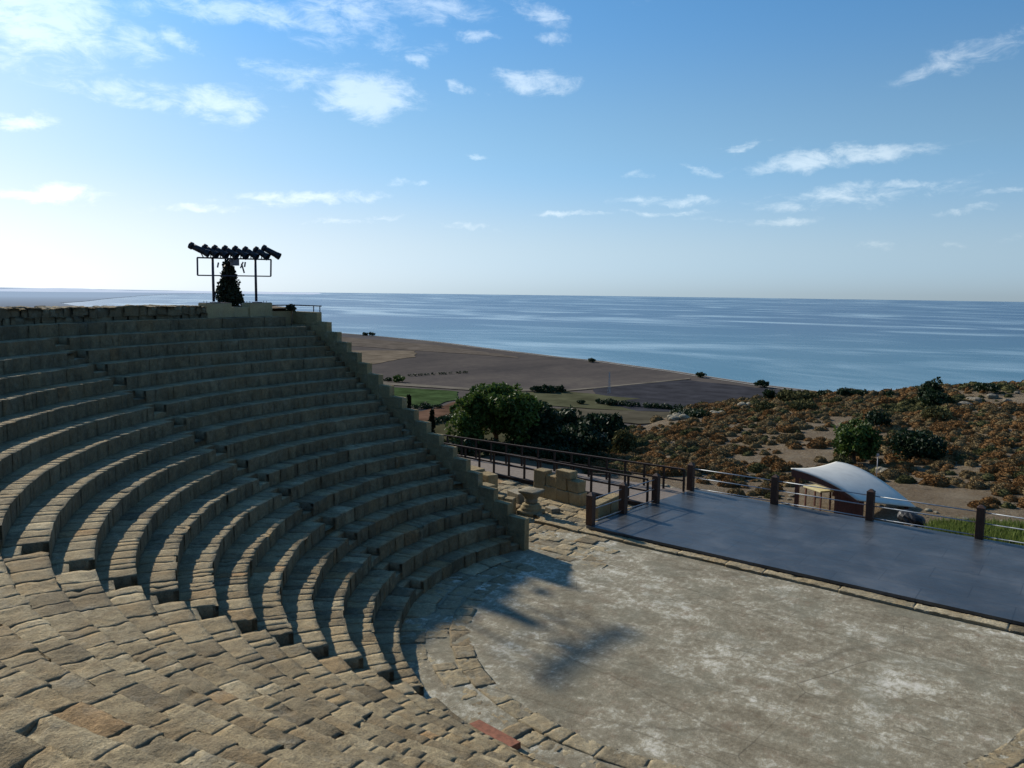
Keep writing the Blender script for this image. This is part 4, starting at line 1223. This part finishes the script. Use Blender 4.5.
# brown fascia below front arch
b = MB()
off = np.array([0, 0, -.03]); 
for k in range(nA-1):
    a0, a1 = front[k], front[k+1]
    dd = .34*(1-.6*k/nA)
    inn = np.array([.03, .06, 0])
    b.add([a0+off+inn, a1+off+inn, a1+off+inn-[0, 0, dd], a0+off+inn-[0, 0, dd]], [(0, 1, 2, 3)])
o = b.build("fascia", M["brown_panel"], SL); o.modifiers.new("thick", "SOLIDIFY").thickness = .06
gz = -1.0
def support(p, nm="post"):
    g = float(terrain_z(np.array([p[0]]), np.array([p[1]]))[0])
    b = MB(); b.bar((p[0], p[1], g-.3), (p[0], p[1], p[2]-.08), .16, .16); b.build(nm, M["brown_panel"], SL)
for t_ in (2,): support(front[t_]+np.array([.06, .12, -.05]))
support(rear[2]*.9+front[2]*.1+np.array([0, 0, -.3])); support(rear[12]+np.array([-.1, -.15, -.1])); support(front[-2]*.9+rear[-2]*.1); support(rear[-2]*.9+front[-2]*.1)
# closing side wall in brown below the arch's mid part
b = MB()
for k in range(17, nA-1):
    a0, a1 = front[k]+np.array([.05, .5, -.2]), front[k+1]+np.array([.05, .5, -.2])
    g0 = float(terrain_z(np.array([a0[0]]), np.array([a0[1]]))[0])-.1
    b.add([a0, a1, (a1[0], a1[1], g0), (a0[0], a0[1], g0)], [(0, 1, 2, 3)])
o = b.build("side_panel", M["brown_panel"], SL); o.modifiers.new("thick", "SOLIDIFY").thickness = .05
# yellow table under the canopy
p = at_d(818, 494, 38.3); g = float(terrain_z(np.array([p[0]]), np.array([p[1]]))[0])
tb = thing("table", "small yellow table standing under the left end of the arched canopy", "table", (p[0], p[1], g), YAW)
zt = at_d(818, 488.5, 38.3)[2]-g
b = MB(); b.box((0, 0, zt), (1.15, .7, .08), 0, jit=.01); b.build("tabletop", M["yellow_paint"], tb, bevel=.01)
for sx in (-.5, .5):
    for sy in (-.25, .25):
        b = MB(); b.bar((sx, sy, -.1), (sx, sy, zt-.03), .06, .06); b.build("leg", M["brown_panel"], tb)
p = at_d(911, 517, 37.2); g = float(terrain_z(np.array([p[0]]), np.array([p[1]]))[0])
def rock_mesh(name, seed, mat, rough=.25, n_=18):
    b = MB(); V = []; F = []
    for i in range(n_//2+1):
        ph = math.pi*i/(n_//2)
        for j in range(n_):
            th = 2*math.pi*j/n_; V.append((math.sin(ph)*math.cos(th), math.sin(ph)*math.sin(th), math.cos(ph)))
    V = np.array(V); nrm = V.copy()
    k = 1+rough*fbm(V+seed*3.1, 1.3, 4, seed)*1.6
    V = V*k[:,None]*.5
    V = np.sign(V)*np.abs(V)**.85*.9
    for i in range(n_//2):
        for j in range(n_): F.append((i*n_+j, (i+1)*n_+j, (i+1)*n_+(j+1) % n_, i*n_+(j+1) % n_))
    b.add(V, F); return b.mesh(name, mat)
o = link_mesh("tarpaulin", rock_mesh("tarpaulin", 9, M["tarp"]), None); o.location = (p[0], p[1], g+.2); o.scale = (1.1, .8, .55); o.rotation_euler = (0, .25, -.5)
tag(o, "crumpled black tarpaulin heaped at the low right end of the arched canopy", "tarpaulin")
# thin pole behind the canopy
p = at_d(877, 470, 46); g = float(terrain_z(np.array([p[0]]), np.array([p[1]]))[0])
t = thing("sign_pole", "thin pale pole standing behind the white canopy", "pole", (p[0], p[1], g))
b = MB(); b.tube((0, 0, -.2), (0, 0, at_d(877, 457, 46)[2]-g), .018, n=8); b.build("shaft", M["mast"], t, True); b = MB(); b.box((0, 0, at_d(877, 455, 46)[2]-g), (.12, .05, .12)); b.build("head", M["mast"], t)

# rocks
rocks = [rock_mesh("rock", 20+k, M["rock"], .3) for k in range(4)]
pale = [rock_mesh("rock", 30+k, M["stone_pale"], .3) for k in range(3)]
def put_rock(u, v, d, s, label, mlist, k, group=None, name="boulder", sz=.7):
    gp = ground(u, v, d)
    o = link_mesh(name, mlist[k % len(mlist)], None); o.location = (gp[0], gp[1], gp[2]+s*sz*.25); o.scale = (s*1.2, s, s*sz); o.rotation_euler = (0, 0, k*1.7)
    tag(o, label, "rock", group)
put_rock(885, 459, 49, .75, "large tan boulder beside the pole behind the canopy", pale, 0)
for k, (u, v, d, s) in enumerate([(673, 418, 72, .9), (679, 418, 73, 1.1), (684, 420, 72, .8)]):
    put_rock(u, v, d, s, ["left pale boulder of three on the left shoulder of the slope", "middle pale boulder of three on the left shoulder of the slope", "right pale boulder of three on the left shoulder of the slope"][k], pale, k, "pale boulders on the slope shoulder")
for k, (u, v, d, s) in enumerate([(715, 415, 75, 1.0), (722, 415, 76, .8), (743, 404, 80, 1.1), (749, 404, 81, .9), (757, 403, 81, .7), (780, 398, 84, .8), (788, 397, 85, 1.4), (796, 397, 85, 1.3), (806, 397, 85, 1.0)]):
    put_rock(u, v, d, s*.85, "pale limestone boulder in the broken line of rocks along the ridge", pale, k, "pale boulders along the ridge")
for k in range(13):
    u = random.uniform(955, 1040); v = random.uniform(387, 396); d = random.uniform(74, 86)
    put_rock(u, v, d, random.uniform(.35, 1.0), "grey weathered rock on the bare rise near the right edge", rocks, k, "grey rocks on the bare rise")
for k in range(70):
    u = random.uniform(500, 700); gp = None
    d = random.uniform(35.5, 41); az = azel(u, 400)[0]
    x, y = CAM[0]+d*math.sin(az), CAM[1]+d*math.cos(az)
    if y < 13.6: continue
    z = float(terrain_z(np.array([x]), np.array([y]))[0]); s = random.uniform(.15, .5)
    o = link_mesh("loose_stone", (rocks+pale)[k % 7], None); o.location = (x, y, z+s*.1); o.scale = (s*1.3, s, s*.6); o.rotation_euler = (0, 0, k)
    tag(o, "loose pale stone lying on the ground behind the far walkway railing", "stone", "loose stones behind the walkway")
for k in range(60):
    x = random.uniform(-6, 8); y = random.uniform(13.9, 19); z = float(terrain_z(np.array([x]), np.array([y]))[0]); s = random.uniform(.08, .28)
    o = link_mesh("loose_stone", (rocks+pale)[k % 7], None); o.location = (x, y, z+s*.1); o.scale = (s*1.3, s, s*.6); o.rotation_euler = (0, 0, k)
    tag(o, "loose stone on the bare ground behind the stage rails", "stone", "loose stones behind the stage")
# rubble on top of the back wall / mound, catching the sun
for k in range(70):
    th = wrap(math.atan2(-1.5, -22))+random.uniform(0, .62); r_ = random.uniform(22.5, 25.5); x, y = pol(r_, th); s = random.uniform(.12, .34)
    o = link_mesh("loose_stone", (rocks+pale)[k % 7], None); o.location = (x, y, 8.12); o.scale = (s*1.3, s, s*.35); o.rotation_euler = (0, 0, k)
    tag(o, "flat sunlit stone lying behind the rubble wall above the seats", "stone", "loose stones above the seating")

# small sheds and frame among the trees in the hollow
p = at_d(557, 427.5, 64); g = ground(557, 432, 64)
t = thing("shed", "small shed with blue-grey roof half hidden between the dark trees", "shed", (g[0], g[1], g[2]), .5)
hz = p[2]-g[2]
b = MB(); b.box((0, 0, hz/2-.1), (1.2, 1.0, hz)); b.build("wall", M["shed"], t)
b = MB(); b.box((0, 0, hz+.0), (1.5, 1.3, .1)); b.build("roof", M["shed_roof"], t)
g = ground(601, 460, 41.5)
t = thing("timber_pergola", "small open timber pergola standing by the foot of the rusty slope", "frame", tuple(g), .4)
for sx in (-.35, 0, .35):
    b = MB(); b.bar((sx, 0, -.2), (sx, 0, .75), .07, .07); b.build("upright", M["scrub_frame"] if "scrub_frame" in M else M["bark"], t)
b = MB(); b.bar((-.45, 0, .78), (.45, 0, .78), .07, .07); b.build("crossbar", M["bark"], t)

# ------------------------------------------------------------------ light and sky
SUN_EL = R(27.25); SUN_AZ = math.atan2(-.975, .215)     # from +Y towards +X
sd = np.array([math.sin(SUN_AZ)*math.cos(SUN_EL), math.cos(SUN_AZ)*math.cos(SUN_EL), math.sin(SUN_EL)])
sun_d = bpy.data.lights.new("sun", "SUN"); sun = bpy.data.objects.new("sun", sun_d); COL.objects.link(sun)
sun_d.energy = 5.0; sun_d.angle = R(1.2); sun_d.color = (1.0, .91, .77)
sun.rotation_euler = Vector(sd).to_track_quat("Z", "Y").to_euler()
sun.location = tuple(sd*80)

world = bpy.data.worlds.new("World"); SC.world = world; world.use_nodes = True
nt = world.node_tree
for n in list(nt.nodes): nt.nodes.remove(n)
N = NB(nt)
wout = N.n("ShaderNodeOutputWorld"); bg = N.n("ShaderNodeBackground"); N.link(bg.outputs[0], wout.inputs[0])
sky = N.n("ShaderNodeTexSky"); sky.sky_type = "NISHITA"; sky.sun_disc = False
sky.sun_elevation = SUN_EL; sky.sun_rotation = SUN_AZ
sky.altitude = 60; sky.air_density = 1.0; sky.dust_density = .5; sky.ozone_density = 2.0
co = N.coord("Generated")
sep = N.n("ShaderNodeSeparateXYZ"); N.link(co, sep.inputs[0])
az = N.math("ARCTAN2", sep.outputs[0], sep.outputs[1]); el = N.math("ARCSINE", sep.outputs[2])
cmb = N.n("ShaderNodeCombineXYZ"); N.link(az, cmb.inputs[0]); N.link(el, cmb.inputs[1]); P_ = cmb.outputs[0]
wn = N.noise(P_, 9, 6, .62, out="Color"); off = N.vmath("SCALE", N.vmath("SUBTRACT", wn, (.5, .5, .5)), None)
off.node.inputs["Scale"].default_value = .12
sq = N.vmath("MULTIPLY", off, (1.0, .42, 0)); PW = N.vmath("ADD", P_, sq)
clouds = [(35, 18, 85, 46, 1.0, 0), (130, 45, 60, 22, .55, -5), (225, 8, 110, 14, .8, 3), (335, 14, 62, 26, .75, -5), (430, 6, 70, 14, .7, 0), (190, 47, 36, 8, .7, -18), (222, 107, 68, 15, .95, 0), (120, 92, 90, 10, .5, 0),
          (362, 97, 58, 23, 1.0, -8), (527, 82, 46, 12, 1.0, 4), (460, 88, 17, 7, .8, -20), (36, 120, 42, 8, .9, 0), (475, 36, 26, 6, .75, -4), (408, 62, 15, 7, .7, -20), (290, 68, 50, 8, .65, 0), (540, 10, 30, 10, .8, -15), (550, 33, 18, 6, .7, 10),
          (45, 197, 56, 9, .85, 6), (310, 199, 90, 6, .75, 4), (205, 210, 70, 4, .5, 3), (412, 187, 26, 4, .6, 0), (470, 226, 45, 3.5, .5, 0), (572, 213, 40, 3, .65, 1), (340, 220, 60, 3, .4, 2),
          (750, 142, 32, 4.5, .8, 3), (700, 170, 36, 4.5, .55, -12), (640, 176, 18, 4, .5, 0), (835, 161, 105, 10, .85, 3), (820, 168, 60, 7, .6, 0), (845, 198, 120, 9, .62, 2), (670, 199, 62, 5, .65, 1), (665, 211, 58, 3.5, .55, 0), (760, 218, 60, 3.5, .45, 0), (980, 210, 50, 4, .5, 3), (1010, 195, 40, 4, .5, 3),
          (965, 55, 95, 14, .62, 12), (910, 72, 40, 7, .6, 3), (930, 244, 110, 5, .32, 3), (474, 156, 18, 3, .7, 0), (1000, 40, 50, 12, .4, 15), (440, -60, 400, 40, .5, 0), (300, 75, 70, 14, .5, 5), (395, 45, 60, 12, .5, -10), (150, 100, 70, 8, .6, 4), (890, 185, 90, 4, .5, 2)]
acc = None
for (u, v, wx_, wy_, st_, rot) in clouds:
    a0, e0 = azel(u, v); k = 1/F_PX
    cosx = math.cos(math.atan((u-512)/F_PX))
    sx, sy = wx_*k*cosx*cosx*1.22, wy_*k*cosx*1.45
    d = N.vmath("SUBTRACT", PW, (a0, e0, 0))
    rt = N.n("ShaderNodeVectorRotate", rotation_type="Z_AXIS"); N.link(d, rt.inputs["Vector"]); rt.inputs["Angle"].default_value = -R(rot)
    dd = N.vmath("MULTIPLY", rt.outputs[0], (1/sx, 1/sy, 0))
    ln_ = N.vmath("LENGTH", dd, None, 1)
    mm = N.maprange(ln_, .15, 1.15, st_, 0, "SMOOTHSTEP")
    acc = mm if acc is None else N.math("MAXIMUM", acc, mm)
mp = N.n("ShaderNodeMapping"); N.link(P_, mp.inputs[0]); mp.inputs["Scale"].default_value = (1, 2.6, 1)
fb = N.noise(mp.outputs[0], 21, 12, .68, .45)
fb2 = N.noise(mp.outputs[0], 8, 4, .6)
dens = N.math("ADD", acc, N.math("MULTIPLY", N.math("SUBTRACT", fb, .5), 2.5))
dens = N.math("ADD", dens, N.math("MULTIPLY", N.math("SUBTRACT", fb2, .5), .5))
dens = N.math("MULTIPLY", N.maprange(dens, .18, 1.12, 0, 1, "SMOOTHSTEP"), N.maprange(acc, 0, .25, 0, 1))
dens = N.math("MULTIPLY", dens, N.maprange(acc, 0, .85, .55, 1.0))
bw = N.n("ShaderNodeRGBToBW"); N.link(sky.outputs[0], bw.inputs[0])
lum = bw.outputs[0]
lum = N.math("DIVIDE", lum, N.math("ADD", 1.0, N.math("MULTIPLY", lum, .05)))      # roll off the glow round the sun
tint = N.ramp(N.maprange(el, -.02, .45, 0, 1), [(0, (.78,.99,1.13)), (.12, (.70,.99,1.22)), (.36, (.50,.97,1.48)), (.75, (.32,.90,1.80)), (1, (.26,.84,1.95))])
tint.node.color_ramp.interpolation = "EASE"
glow = N.maprange(lum, 4.0, 9.5, 0, 1, "SMOOTHSTEP")
tint = N.mix(N.math('MULTIPLY', glow, .8), tint, (.97, 1.0, 1.02))
cl = N.n("ShaderNodeCombineColor"); [N.link(lum, cl.inputs[k_]) for k_ in range(3)]
skyc = N.mix(1, cl.outputs[0], tint, "MULTIPLY")
skyc = N.mix(.03, skyc, sky.outputs[0])
CLOUD_GAIN = 7.2
white = N.mix(.5, (1.0*CLOUD_GAIN, 1.0*CLOUD_GAIN, 1.02*CLOUD_GAIN), N.mix(1, skyc, (1.9, 1.7, 1.5), "MULTIPLY"))
tot = N.mix(N.math("MULTIPLY", dens, .9), skyc, white)
N.link(tot, bg.inputs[0]); bg.inputs[1].default_value = .126

SC.view_settings.view_transform = "Standard"; SC.view_settings.look = "None"; SC.view_settings.exposure = 0; SC.view_settings.gamma = 1
SC.render.engine = "CYCLES"
SC.cycles.use_denoising = True
SC.cycles.max_bounces = 6; SC.cycles.diffuse_bounces = 3; SC.cycles.glossy_bounces = 2; SC.cycles.transmission_bounces = 2
SC.cycles.sample_clamp_indirect = 4
